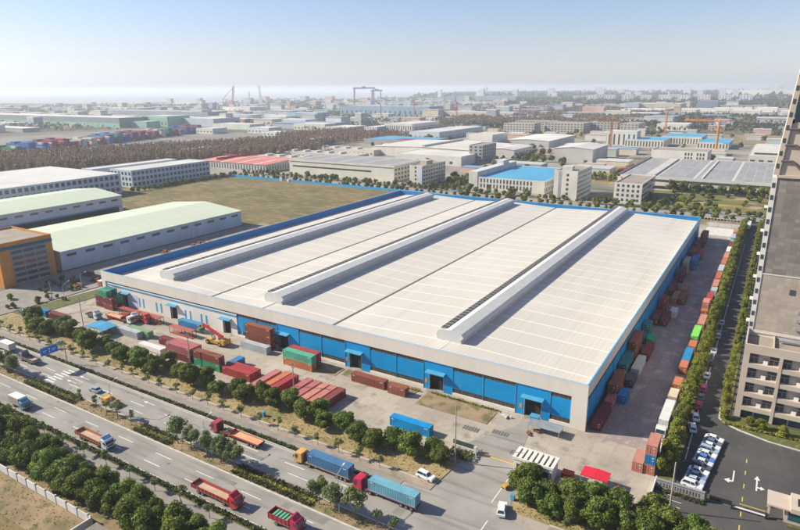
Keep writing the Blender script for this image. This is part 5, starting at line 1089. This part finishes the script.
# ------------------------------------------------------------------ CRANES
def lattice(mb,p,q,w_,n,r=.3):
    p=Vector(p);q=Vector(q); d=(q-p); a=d.normalized().orthogonal().normalized(); b=d.normalized().cross(a)
    cs=[a*w_/2+b*w_/2,a*w_/2-b*w_/2,-a*w_/2-b*w_/2,-a*w_/2+b*w_/2]
    for c in cs: mb.tube(p+c,q+c,r,4)
    for i in range(n):
        for j in range(4): mb.tube(p+d*i/n+cs[j],p+d*(i+1)/n+cs[(j+1)%4],r*.7,3)
def tower_crane(x,y,h,rz,label,jib=45,m=None):
    r=root('tower_crane',label,'crane',(x,y,-.2),math.radians(rz),'orange tower cranes'); m=m or M_crane
    a=MB(); lattice(a,(0,0,0),(0,0,h),2.4,int(h/3),.35); part('mast',a,m,r)
    a=MB(); lattice(a,(-14,0,h+1),(jib,0,h+1),1.8,int(jib/3),.3); part('jib',a,m,r)
    part('counterweight',MB().b(-14,-10,-1,1,h-2,h+1),M_steel,r); part('cab',MB().b(1.5,3.5,-1,1,h-3,h-.3),M_whitew,r); part('apex',MB().tube((0,0,h+1),(0,0,h+6),.5,4).tube((0,0,h+6),(jib*.6,0,h+2),.15,3).tube((0,0,h+6),(-13,0,h+2),.15,3),m,r)
tower_crane(-76,985,40,165,'largest orange tower crane, with its jib over the blue roofed workshops',48); tower_crane(-195.5,1322,44,80,'orange tower crane behind the white hall',30); tower_crane(-208.9,926,40,200,'orange tower crane at the left of the white fluted hall',20)
def gantry(x,y,h,span,rz,label,m1,m2):
    r=root('gantry_crane',label,'crane',(x,y,-.2),math.radians(rz),'shipyard gantry cranes')
    part('leg',MB().ext([(-span/2-5,0),(-span/2-2,0),(-span/2+2.5,h),(-span/2-4,h)],'y',-5,5),m1,r); part('leg',MB().tube((span/2-4,-3,0),(span/2,0,h),2,6).tube((span/2+4,3,0),(span/2,0,h),2,6),m1,r)
    part('girder',MB().b(-span/2-8,span/2+8,-4,4,h,h+8),m2,r); part('trolley',MB().b(-10,8,-5,5,h+8,h+13),m2,r)
gantry(-1990,2880,88,108,20,'big shipyard gantry crane with reddish legs and a grey girder',M_craner,M_craneb); gantry(-2040,3080,74,50,20,'smaller gantry crane framed inside the big one',M_craneb,M_craneb)
def floating_crane(x,y,s,label,boomx,boomz,m):
    r=root('harbour_crane',label,'crane',(x,y,-.2),0,'harbour cranes on the shore'); 
    a=MB(); a.b(-14,14,-10,10,0,30); part('base',a,m,r)
    a=MB(); lattice(a,(8,0,30),(boomx,0,boomz),8,10,1.5); a.tube((boomx,0,boomz),(boomx+8,0,boomz+16),1,4); part('boom',a,m,r)
    part('stay',MB().tube((boomx,0,boomz-2),(-64,0,42),1.6,4).tube((-64,0,42),(-14,0,34),1.8,4),m,r); part('portal',MB().tube((-64,0,42),(-64,0,0),2.2,5).tube((-40,0,38),(-40,0,0),2.2,5).tube((-64,0,16),(-14,0,16),1.8,5).tube((-64,0,0),(-40,0,38),1.2,4).tube((-40,0,0),(-14,0,34),1.2,4),m,r)
floating_crane(-2545,2430,1,'tallest harbour crane with a long stay slanting left',22,104,mat('crane_far_pink',(.50,.22,.27),.7))
r=root('harbour_crane','slim grey harbour crane mast right of the tallest one','crane',(-2510,2620,-.2),0,'harbour cranes on the shore'); a=MB(); lattice(a,(0,0,0),(-12,0,112),9,12,1.0); part('boom',a,M_craneb,r); part('base',MB().b(-12,14,-8,8,0,34),M_craneb,r)
r=root('harbour_crane','thin harbour crane mast between the two taller ones','crane',(-2580,2600,-.2),0,'harbour cranes on the shore'); a=MB(); lattice(a,(0,0,0),(-2,0,80),6,10,.8); part('boom',a,M_craneb,r); part('base',MB().b(-8,8,-6,6,0,22),M_craneb,r)
k=0
for x,y,h in ((-862,1735,62),(-836,1612,66),(-905,1560,58),(-1150,1800,50),(-980,1500,46),(-1220,1900,50),(-790,1600,50),(-1010,1790,60)):
    k+=1
    r=root('yard_crane','slim luffing crane, one of several over the shipyard halls','crane',(x,y,-.2),math.radians(R.uniform(0,360)),'slim cranes over the shipyard')
    a=MB(); lattice(a,(0,0,0),(0,0,h),2.2,8,.35); part('mast',a,M_craner if k%2 else M_craneb,r); a=MB(); lattice(a,(0,0,h),(20,0,h+9),1.5,6,.3); part('jib',a,M_craneb,r)

# ------------------------------------------------------------------ PLANTS
def crown_mb(rx,rz,zc,nl,ls,seed,lobes=14,cone=False,ry=None,core=True,openness=0.0):
    rr=random.Random(seed); mb=MB(); tone=[]; ry=ry or rx
    L_=[]
    for i in range(lobes):
        u=rr.uniform(-1,1) if not cone else rr.uniform(-1,1); th=rr.uniform(0,2*math.pi); s=math.sqrt(max(0,1-u*u))*rr.uniform(.45,.72)
        if cone: s*= (1-.45*(u+1)/2)
        L_.append((rx*s*math.cos(th),ry*s*math.sin(th),zc+rz*u*.66,rr.uniform(.34,.52)*(rx+rz)/2,rr.uniform(-.16,.16)))
    def leaf(p,nrm,sz,t):
        a=nrm.orthogonal().normalized(); b=nrm.cross(a); an=rr.uniform(0,6.28); a,b=math.cos(an)*a+math.sin(an)*b,-math.sin(an)*a+math.cos(an)*b
        a=a*sz; b=b*sz*rr.uniform(.55,.9); n=len(mb.v)
        for s,t_ in ((-1,-.7),(1,-.7),(.75,.8),(-.75,.8)): mb.v.append(tuple(p+a*s+b*t_))
        mb.f.append((n,n+1,n+2,n+3)); tone.append(t)
    for i in range(nl):
        x,y,z,r,tn=rr.choice(L_)
        d=Vector((rr.gauss(0,1),rr.gauss(0,1),rr.gauss(0,1)+.25)).normalized()
        rad=r*(rr.uniform(.72,1.06) if rr.random()<.85 else rr.uniform(.3,.8))
        p=Vector((x,y,z))+Vector((d.x*rad,d.y*rad,d.z*rad*.9))
        nrm=(d+Vector((rr.gauss(0,.45),rr.gauss(0,.45),rr.gauss(0,.45)))).normalized()
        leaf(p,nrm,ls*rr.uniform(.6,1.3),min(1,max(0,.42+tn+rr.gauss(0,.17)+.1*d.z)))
    if core:
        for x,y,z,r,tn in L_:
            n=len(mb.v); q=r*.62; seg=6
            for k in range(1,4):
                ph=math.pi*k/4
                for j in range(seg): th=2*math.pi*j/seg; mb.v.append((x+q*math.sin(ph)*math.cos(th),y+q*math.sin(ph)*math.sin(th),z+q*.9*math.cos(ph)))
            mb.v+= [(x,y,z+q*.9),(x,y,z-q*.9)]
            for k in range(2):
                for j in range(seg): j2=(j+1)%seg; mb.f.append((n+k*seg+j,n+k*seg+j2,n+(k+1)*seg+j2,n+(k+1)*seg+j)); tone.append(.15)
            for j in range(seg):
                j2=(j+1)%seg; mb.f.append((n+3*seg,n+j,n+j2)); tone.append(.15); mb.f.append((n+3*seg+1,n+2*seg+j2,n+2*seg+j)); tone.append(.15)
    mb.a=tone; return mb
def trunk_mb(h,r,rx,seed):
    rr=random.Random(seed); mb=MB().tube((0,0,-.2),(rr.uniform(-.1,.1),rr.uniform(-.1,.1),h),r,7,r*.6)
    for k in range(5):
        th=rr.uniform(0,6.28); mb.tube((0,0,h*rr.uniform(.7,1)),(math.cos(th)*rx*.6,math.sin(th)*rx*.6,h+rx*rr.uniform(.3,.8)),r*.5,5,r*.15)
    return mb
def make_tree(name,cat,rx,rz,trunk,nl,ls,seed,m,lobes=14,cone=False,r=.16,core=True):
    o=root(name,'x',cat); part('trunk',trunk_mb(trunk,r,rx,seed),M_bark,o); part('crown',crown_mb(rx,rz,trunk+rz*.8,nl,ls,seed,lobes,cone,core=core),m,o); return o
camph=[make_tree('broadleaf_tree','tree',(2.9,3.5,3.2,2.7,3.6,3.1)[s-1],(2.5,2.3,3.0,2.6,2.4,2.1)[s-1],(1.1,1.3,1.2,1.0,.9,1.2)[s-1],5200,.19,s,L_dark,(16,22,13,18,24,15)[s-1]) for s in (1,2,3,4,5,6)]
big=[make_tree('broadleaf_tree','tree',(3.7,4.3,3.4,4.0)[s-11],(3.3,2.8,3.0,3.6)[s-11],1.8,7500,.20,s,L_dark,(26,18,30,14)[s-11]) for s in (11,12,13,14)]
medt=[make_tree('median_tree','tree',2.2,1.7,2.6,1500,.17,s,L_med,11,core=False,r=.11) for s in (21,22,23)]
sap=[make_tree('young_tree','tree',1.2,.8,1.7,230,.15,s,L_med,6,core=False,r=.07) for s in (31,32,33)]
olive=[make_tree('olive_green_tree','tree',1.9,2.3,1.0,2400,.18,s,L_yel,12) for s in (41,42,43)]
fart=[make_tree('roadside_tree','tree',3.6,3.2,1.6,700,.62,s,L_far,12) for s in (51,52,53)]
yfart=[make_tree('yellow_green_tree','tree',3.2,2.8,1.2,700,.58,s,L_yel,11) for s in (61,62)]
yard=[(-238.9,114.6),(-241.9,117.4),(-232,113.0),(-225.5,113.4),(-224.6,117.1),(-218.3,116.0),(-211.4,114.8),(-204.9,114.9),(-197.7,112.3),(-193.6,116.4),(-186.9,114.8),(-179.4,112.7),(-174.2,114.9),(-167.9,112.2),(-162.8,111.9),(-160.7,116.5),(-151.5,113.7),(-145.3,112.2),(-140.8,115.2),(-134.4,112.9),(-129.2,116.4),(-124.0,114.0),(-118.9,116.8),(-113.4,115.2),(-107.9,117.1),(-102.6,115.4),(-98.2,117.3),(-94.0,114.0),(-88.7,115.9),(-83.5,114.1),(-77.5,112.9),(-73.1,115.8),(-67.6,114.6),(-62.6,116.6),(-59.7,115.3)]
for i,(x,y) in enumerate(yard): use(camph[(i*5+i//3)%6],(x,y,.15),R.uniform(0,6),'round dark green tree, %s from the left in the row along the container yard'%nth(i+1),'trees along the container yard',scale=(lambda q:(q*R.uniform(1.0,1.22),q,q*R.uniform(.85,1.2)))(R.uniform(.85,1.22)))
rightt=[(-38.6,116.8),(-36.0,112.9),(-33.2,117.0),(-30.8,112.4),(-28.0,116.4),(-26.0,112.2),(-23.3,116.8),(-20.9,112.6),(-18.6,116.8),(-16.2,112.8),(-13.6,116.8),(-11.3,112.8),(-8.7,117.3),(-6.6,113.2),(-3.9,117.2),(-1.5,113.2),(-38.2,120.0),(-12,120.4),(1.0,116)]
for i,(x,y) in enumerate([(a,b-(1.2 if a<-28 else 0)) for a,b in rightt]): use(camph[(i*5+1+i//4)%6],(x,y,.15),R.uniform(0,6),'dense dark green tree, %s in the double row right of the entry road'%nth(i+1),'trees right of the entry road',scale=(lambda q:(q,q,q*R.uniform(.9,1.15)))(R.uniform(.85,1.12)))
i=0; x=-222
while x<-84:
    for y in (62.6,67.4):
        i+=1; use(big[(i*3+i//5)%4],(x+R.uniform(-1,1)+(2.4 if y>65 else 0),y+R.uniform(-.6,.6)-(1.2 if y>65 and x>-145 else 0),.1),R.uniform(0,6),'large leafy tree, %s from the left in the belt behind the white wall'%nth(i),'trees behind the white wall',scale=R.uniform(.82,1.15)*(.86 if y>65 and x>-145 else 1))
    x+=5.9
med=[(-204.6,88.2),(-199.8,88.0),(-209.5,88.2),(-215,88.2),(-122.3,88.7),(-116.5,88.2),(-111.0,88.4),(-106.0,88.2),(-101.6,88.5),(-75.6,88.4),(-70.9,87.9),(-66.0,88.5)]
for i,(x,y) in enumerate(med): use(medt[i%3],(x,y,.14),R.uniform(0,6),'loose crowned grey green tree, %s from the left on the median'%nth(i+1),'bushy trees on the median',scale=R.uniform(1.1,1.4))
slim=[(-163.7,88.0),(-156.4,88.2),(-151.4,88.0),(-146.8,88.3),(-140.4,88.0),(-60.3,88.3),(-56.0,88.1)]
for i,(x,y) in enumerate(slim): use(sap[i%3],(x,y,.14),R.uniform(0,6),'slim pruned tree, %s from the left on the median'%nth(i+1),'slim trees on the median',scale=(1.1,1.1,1.5) if i!=3 else (1.9,1.9,1.8))
x=-252; i=0
while x<-66:
    i+=1; use(sap[i%3],(x+R.uniform(-.6,.6),106.6,.12),R.uniform(0,6),'small staked tree, %s from the left on the pavement'%nth(i),'small trees on the pavement',scale=R.uniform(1.0,1.4)); x+=6.7
for i,x in enumerate((-26.5,-19,-11,-4)): use(sap[i%3],(x,107.2,.12),R.uniform(0,6),'small tree, %s from the left on the pavement right of the entry'%nth(i+1),'small trees on the pavement',scale=1.2)
i=0
for x in range(-210,-90,9):
    i+=1; use(sap[i%3],(x,72.9,.0),R.uniform(0,6),'small tree, %s from the left on the lower side path'%nth(i),'small trees by the lower path',scale=R.uniform(1,1.5))
y=138; i=0
while y<452:
    i+=1; use(olive[i%3],(-12.3+R.uniform(-.4,.4),y,.14),R.uniform(0,6),'olive green tree, %s from the gate wall in the strip beside the yard'%nth(i),'trees in the strip beside the yard',scale=(lambda q:(q,q,q*R.uniform(1,1.35)))(R.uniform(.8,1.08)*(1.2 if y<160 else 1)))
    if y<215 or i%2==0: i+=1; use(olive[i%3],(-12.0+R.uniform(-.4,.4),y+2.2,.14),R.uniform(0,6),'olive green tree, %s from the gate wall in the strip beside the yard'%nth(i),'trees in the strip beside the yard',scale=R.uniform(.8,1.1))
    y+=4.6
y=181; i=0
while y<452:
    i+=1; use(olive[(i+1)%3],(-2.9+R.uniform(-.3,.3),y,.14),R.uniform(0,6),'yellow green tree, %s from the front in the line beside the tower'%nth(i),'trees beside the tower',scale=(.72,.72,R.uniform(.85,1.15))); y+=4.9
for i,(x,y) in enumerate([(-2.4,174.4),(3.4,173.2),(6.2,172.6),(11.5,172.0),(16.5,171.5)]): use(olive[i%3],(x,y,.1),0,'rounded shrub, %s from the left in front of the balcony podium'%nth(i+1),'shrubs before the podium',scale=(.85,.85,.6))
# background trees
for row,(y,step,xa,xb) in enumerate(((465,6.5,-500,20),(486,6.5,-500,40),(491.5,12,-470,30))):
    x=xa; i=0
    while x<xb:
        i+=1; p=(fart+yfart)[R.randrange(5)]
        use(p,(x+R.uniform(-1.5,1.5),y+R.uniform(-2,2),-.2),R.uniform(0,6),'small leafy tree, %s from the left in the %s row along the rear road'%(nth(i),('nearest','middle','farthest')[row]),'trees along the rear road',scale=R.uniform(.4,.9))
        x+=step*R.uniform(.8,1.2)
for k in range(60):
    x=R.uniform(-128,38); y=R.uniform(500,574); 
    if x<-106 and y>500: continue
    use((yfart+fart[:1])[k%3],(x,y,-.1),R.uniform(0,6),'yellowish tree or bush in the garden in front of the solar panel hall','garden trees',scale=R.uniform(.35,.95))
for k in range(12): use(fart[k%3],(-76+k*10,576,-.1),R.uniform(0,6),'round tree, %s from the left against the front of the solar panel hall'%nth(k+1),'trees before the solar hall',scale=R.uniform(1.1,1.45))
for k in range(35):
    x,y=R.choice([(-258+R.uniform(-12,12),560+R.uniform(-40,300)),(-225+R.uniform(-20,20),600+R.uniform(0,200)),(-240+R.uniform(-40,20),500+R.uniform(0,60))])
    use(fart[k%3],(x,y,-.2),R.uniform(0,6),'dark tree among the factory lanes in the middle distance','trees between the factories',scale=R.uniform(.7,1.4))
for k in range(22): use(fart[k%3],(-497+R.uniform(2,7),342+k*5.5,-.2),0,'dark tree under the side wall of the white factory block','trees beside the white factory block',scale=R.uniform(.5,.8))
for k in range(26): use((yfart+fart)[k%5],(-262+R.uniform(-8,8)+(-20 if k%2 else 0),R.uniform(120,160),-.1),0,'small bush on the verge of the curved lane at the left','bushes by the curved lane',scale=R.uniform(.2,.42))
# woods and hedges: nobody could count them
def wood(name,label,pts,n,h0,h1,w_,m,seed,leaf=1.3,per=26,size=None):
    rr=random.Random(seed); mb=MB(); tone=[]; (ax,ay),(bx_,by_),(cx,cy),(dx,dy)=pts
    for i in range(n):
        u,v=rr.random(),rr.random(); x=(ax*(1-u)+bx_*u)*(1-v)+(dx*(1-u)+cx*u)*v; y=(ay*(1-u)+by_*u)*(1-v)+(dy*(1-u)+cy*u)*v
        h=rr.uniform(h0,h1); tn=rr.uniform(-.2,.2)
        for k in range(per):
            t=rr.random()**.8; r=w_*(1-t*.6); th=rr.uniform(0,6.28); p=Vector((x+r*math.cos(th)*rr.random(),y+r*math.sin(th)*rr.random(),h*(.08+.92*t)))
            nr=Vector((math.cos(th)+rr.gauss(0,.3),math.sin(th)+rr.gauss(0,.3),.5+rr.gauss(0,.3))).normalized(); a=nr.orthogonal().normalized(); b=nr.cross(a); s=leaf*rr.uniform(.5,1.2)
            q=len(mb.v); mb.v+=[tuple(p-a*s-b*s),tuple(p+a*s-b*s),tuple(p+b*s*1.3)]; mb.f.append((q,q+1,q+2)); tone.append(min(1,max(0,.45+tn+rr.gauss(0,.15))))
    mb.a=tone; o=part(name,mb,m); o['kind']='stuff'; o['label']=label; o['category']='wood'; return o
wood('autumn_wood','dense reddish brown wood behind the white factories',[(-700,300),(-550,700),(-700,810),(-865,395)],3600,13,17,3.2,L_brown,5,.7,64)
wood('autumn_wood','reddish brown wood reaching right behind the white blocks',[(-640,740),(-560,1200),(-700,1260),(-800,860)],1700,12,15,3.6,L_brown,6,.85,48)
wood('autumn_wood','long reddish brown wood across the middle distance',[(-720,1330),(-380,1420),(-250,2350),(-1150,3000)],4200,11,15,9,L_brown,7,1.9,26)
wood('evergreen_wood','dark green shrub belt in front of the long brown wood',[(-690,1290),(-340,1340),(-330,1390),(-690,1360)],500,6,11,5,L_hazy,8,2.2,18)
wood('evergreen_wood','dark green belt before the pale sheds at the right',[(-420,1760),(120,1740),(120,1980),(-430,2050)],1100,7,13,8,L_hazy,9,4.0,12)
wood('evergreen_wood','dark green belt crossing the plain at the right',[(-420,1480),(120,1450),(120,1540),(-430,1600)],700,6,11,6,L_hazy,10,3.2,12)
wood('evergreen_wood','wide dark wood near the horizon',[(-1200,3000),(100,2850),(200,4600),(-1700,4700)],1800,10,18,26,L_hazy,12,12,8)
# mid district clutter: sheds and trees in the gaps between the factories
rr=random.Random(15); k=0; tries=0; spots=[]
while k<90 and tries<8000:
    tries+=1; y=rr.uniform(600,1600); x=rr.uniform(-.62*y-60,60)
    if x<-560 and y<1250: continue
    wd,dd=rr.uniform(14,48),rr.uniform(12,30)
    if any(x-wd-8<q[1] and x+8>q[0] and y-8<q[3] and y+dd+8>q[2] for q in FOOT): continue
    FOOT.append((x-wd,x,y,y+dd)); h=rr.choice([4,5,6,8,10,13]); k+=1; c=rr.choice(pal)
    r=root('small_shed','small shed among the factories in the middle distance','shed',(x-wd/2,y+dd/2,-.2),0,'small sheds among the factories'); r.scale=(wd,dd,h)
    part('wall',uw,None,r,c); part('roof',ur,None,r,rr.choice([(1,1,1),(.8,.85,.95),(.35,.6,.95),(.85,.7,.6),(.7,.7,.7)]))
k=0; tries=0
while k<95 and tries<8000:
    tries+=1; y=rr.uniform(590,1350); x=rr.uniform(-.62*y-60,60)
    if any(q[0]-3<x<q[1]+3 and q[2]-3<y<q[3]+3 for q in FOOT): continue
    if rr.random()<.7 and abs((x*.021+math.sin(y*.01))%1-.5)>.16: continue
    k+=1; use((fart+yfart)[k%5],(x,y,-.2),rr.uniform(0,6),'dark tree among the factory lanes in the middle distance','trees between the factories',scale=rr.uniform(.6,1.5))
# small dark wood patches over the far plain
rr=random.Random(91); mb=MB(); tone=[]
for i in range(330):
    d=1350*(4.2**rr.random()); az=math.radians(rr.uniform(-2,64)); cx,cy=-d*math.sin(az),d*math.cos(az)
    if math.degrees(az)>44 and d>4300: continue
    if -1500<cx<-980 and 400<cy<1130: continue
    ln=rr.uniform(60,260)*d/2000
    for k in range(70):
        x=cx+rr.uniform(-ln,ln); y=cy+rr.uniform(-12,12)*d/1500; h=rr.uniform(2,11)
        nr=Vector((rr.gauss(0,.6),rr.gauss(-.4,.6),.7)).normalized(); a=nr.orthogonal().normalized(); b=nr.cross(a); s_=rr.uniform(2.5,6)*d/2500
        p=Vector((x,y,h)); q=len(mb.v); mb.v+=[tuple(p-a*s_-b*s_),tuple(p+a*s_-b*s_),tuple(p+b*s_*1.3)]; mb.f.append((q,q+1,q+2)); tone.append(rr.random())
mb.a=tone; o=part('scattered_woods',mb,L_hazy); o['kind']='stuff'; o['label']='scattered dark tree belts between the far factories'; o['category']='wood'
wood('factory_greenery','dark green planting along the lanes between the factories',[(-262,560),(-232,560),(-300,900),(-340,900)],110,4,8,4,L_far,31,1.3,26)
wood('factory_greenery','green planting in front of the beige office and the blue roof',[(-272,485),(-244,485),(-236,600),(-262,600)],60,3,6,3,L_far,32,1.0,26)
wood('factory_greenery','green belt behind the sky blue roofed factory',[(-240,612),(-100,612),(-100,628),(-240,628)],60,3,7,3.5,L_far,33,1.1,26)
wood('far_woodland','bluish woodland on the horizon at the right',[(-3000,5000),(200,4900),(400,9500),(-4200,9000)],1500,14,34,60,L_hazy,34,20,7)
def hedge(name,label,x0,x1,y0,y1,z,h,seed,m=L_hedge):
    rr=random.Random(seed); mb=MB(); tone=[]; A=(x1-x0)*(y1-y0); n=int((A*16)+((x1-x0)*h*20))
    for i in range(n):
        x=rr.uniform(x0,x1); y=rr.uniform(y0,y1); zz=z+h*(1-.45*rr.random()**2)*(1+.18*math.sin(x*1.7)+.12*math.sin(x*4.1)) if rr.random()<.6 else z+h*rr.random()
        p=Vector((x,y,zz)); nr=Vector((rr.gauss(0,.5),rr.gauss(0,.5),1)).normalized(); a=nr.orthogonal().normalized(); b=nr.cross(a); an=rr.uniform(0,6); a,b=math.cos(an)*a+math.sin(an)*b,-math.sin(an)*a+math.cos(an)*b; s=.17
        q=len(mb.v); mb.v+=[tuple(p-a*s-b*s),tuple(p+a*s-b*s),tuple(p+a*s+b*s),tuple(p-a*s+b*s)]; mb.f.append((q,q+1,q+2,q+3)); tone.append(min(1,max(0,.5+rr.gauss(0,.22)+.25*math.sin(x*.7+seed))))
    mb.a=tone; o=part(name,mb,m); o['kind']='stuff'; o['label']=label; o['category']='hedge'; return o
hedge('hedge','clipped hedge along the lower edge of the near carriageway',-230,-60,74.7,75.9,.12,.65,1)
for i,(a,b) in enumerate(((-192,-166),(-138,-124),(-101,-77),(-54,-40))):
    l=['left','second','third','right'][i]
    hedge('ground_cover','low brownish planting between the %s median hedges'%l,a,b,87.5,88.9,.12,.35,60+i,L_yel); hedge('hedge','%s median hedge, roadside row facing the near carriageway'%l,a,b,86.45,87.5,.12,.75,10+i); hedge('hedge','%s median hedge, rear row facing the far carriageway'%l,a,b,88.9,90.1,.12,.75,20+i)
hedge('hedge','hedge between the far carriageway and the bike path',-256,-66,101.5,102.5,.12,.6,30)
hedge('hedge','hedge strip in front of the balcony podium',-3,40,170.6,171.6,.1,.6,31,L_yel)
hedge('ground_cover','low planting beneath the gate wall trees',-13.4,-3.4,131.2,132.7,-.05,.5,33,L_hedge)
hedge('ground_cover','bushes beside the white gate wall',-60,-53.8,119.5,122.6,.1,1.1,34,L_hedge)
hedge('ground_cover','weeds along the foot of the blue front wall, right stretch',-79,-57,145.8,146.6,.0,.4,35,L_yel)
hedge('ground_cover','weeds along the foot of the blue front wall, left stretch',-104,-82,144.8,145.4,.0,.4,36,L_yel)
# scattered tufts on dry grass
rr=random.Random(77); mb=MB(); tone=[]
for i in range(9000):
    reg=rr.random()
    if reg<.45: x,y,z=rr.uniform(-256,-57),rr.uniform(108.2,118.3),.15
    elif reg<.55: x,y,z=rr.uniform(-38,-13.8),rr.uniform(108.2,114),.15
    elif reg<.8: x,y,z=rr.uniform(-200,-90),rr.uniform(40,58),0
    else: x,y,z=rr.uniform(-230,-50),rr.uniform(86.5,90),.14
    s=rr.uniform(.08,.22); th=rr.uniform(0,3.14); q=len(mb.v); a=Vector((math.cos(th)*s,math.sin(th)*s,0)); b=Vector((rr.uniform(-.1,.1),rr.uniform(-.1,.1),s*1.3))
    p=Vector((x,y,z)); mb.v+=[tuple(p-a),tuple(p+a),tuple(p+b)]; mb.f.append((q,q+1,q+2)); tone.append(rr.random())
mb.a=tone; o=part('grass_tufts',mb,L_yel); o['kind']='stuff'; o['label']='tufts of rough grass on the verges'; o['category']='grass'
for p in camph+big+medt+sap+olive+fart+yfart+[c40,c20,sedan,suv]:
    if not p.get('used'):
        for c in kids(p): bpy.data.objects.remove(c)
        bpy.data.objects.remove(p)
    else: del p['used']
for o in bpy.data.objects:
    if 'used' in o: del o['used']
# ------------------------------------------------------------------ HAZE
hm=bpy.data.materials.new('haze'); hm.use_nodes=True; n=hm.node_tree
for q in list(n.nodes):
    if q.type=='BSDF_PRINCIPLED': n.nodes.remove(q)
pv=n.nodes.new('ShaderNodeVolumePrincipled'); pv.inputs['Color'].default_value=(.80,.86,.95,1); pv.inputs['Density'].default_value=HAZE; pv.inputs['Anisotropy'].default_value=.2
n.links.new(pv.outputs[0],n.nodes['Material Output'].inputs['Volume'])
o=part('haze',MB().b(-20500,20500,-2000,20500,-1.3,135),hm); o['kind']='stuff'; o['label']='pale haze over the plain'; o['category']='haze'
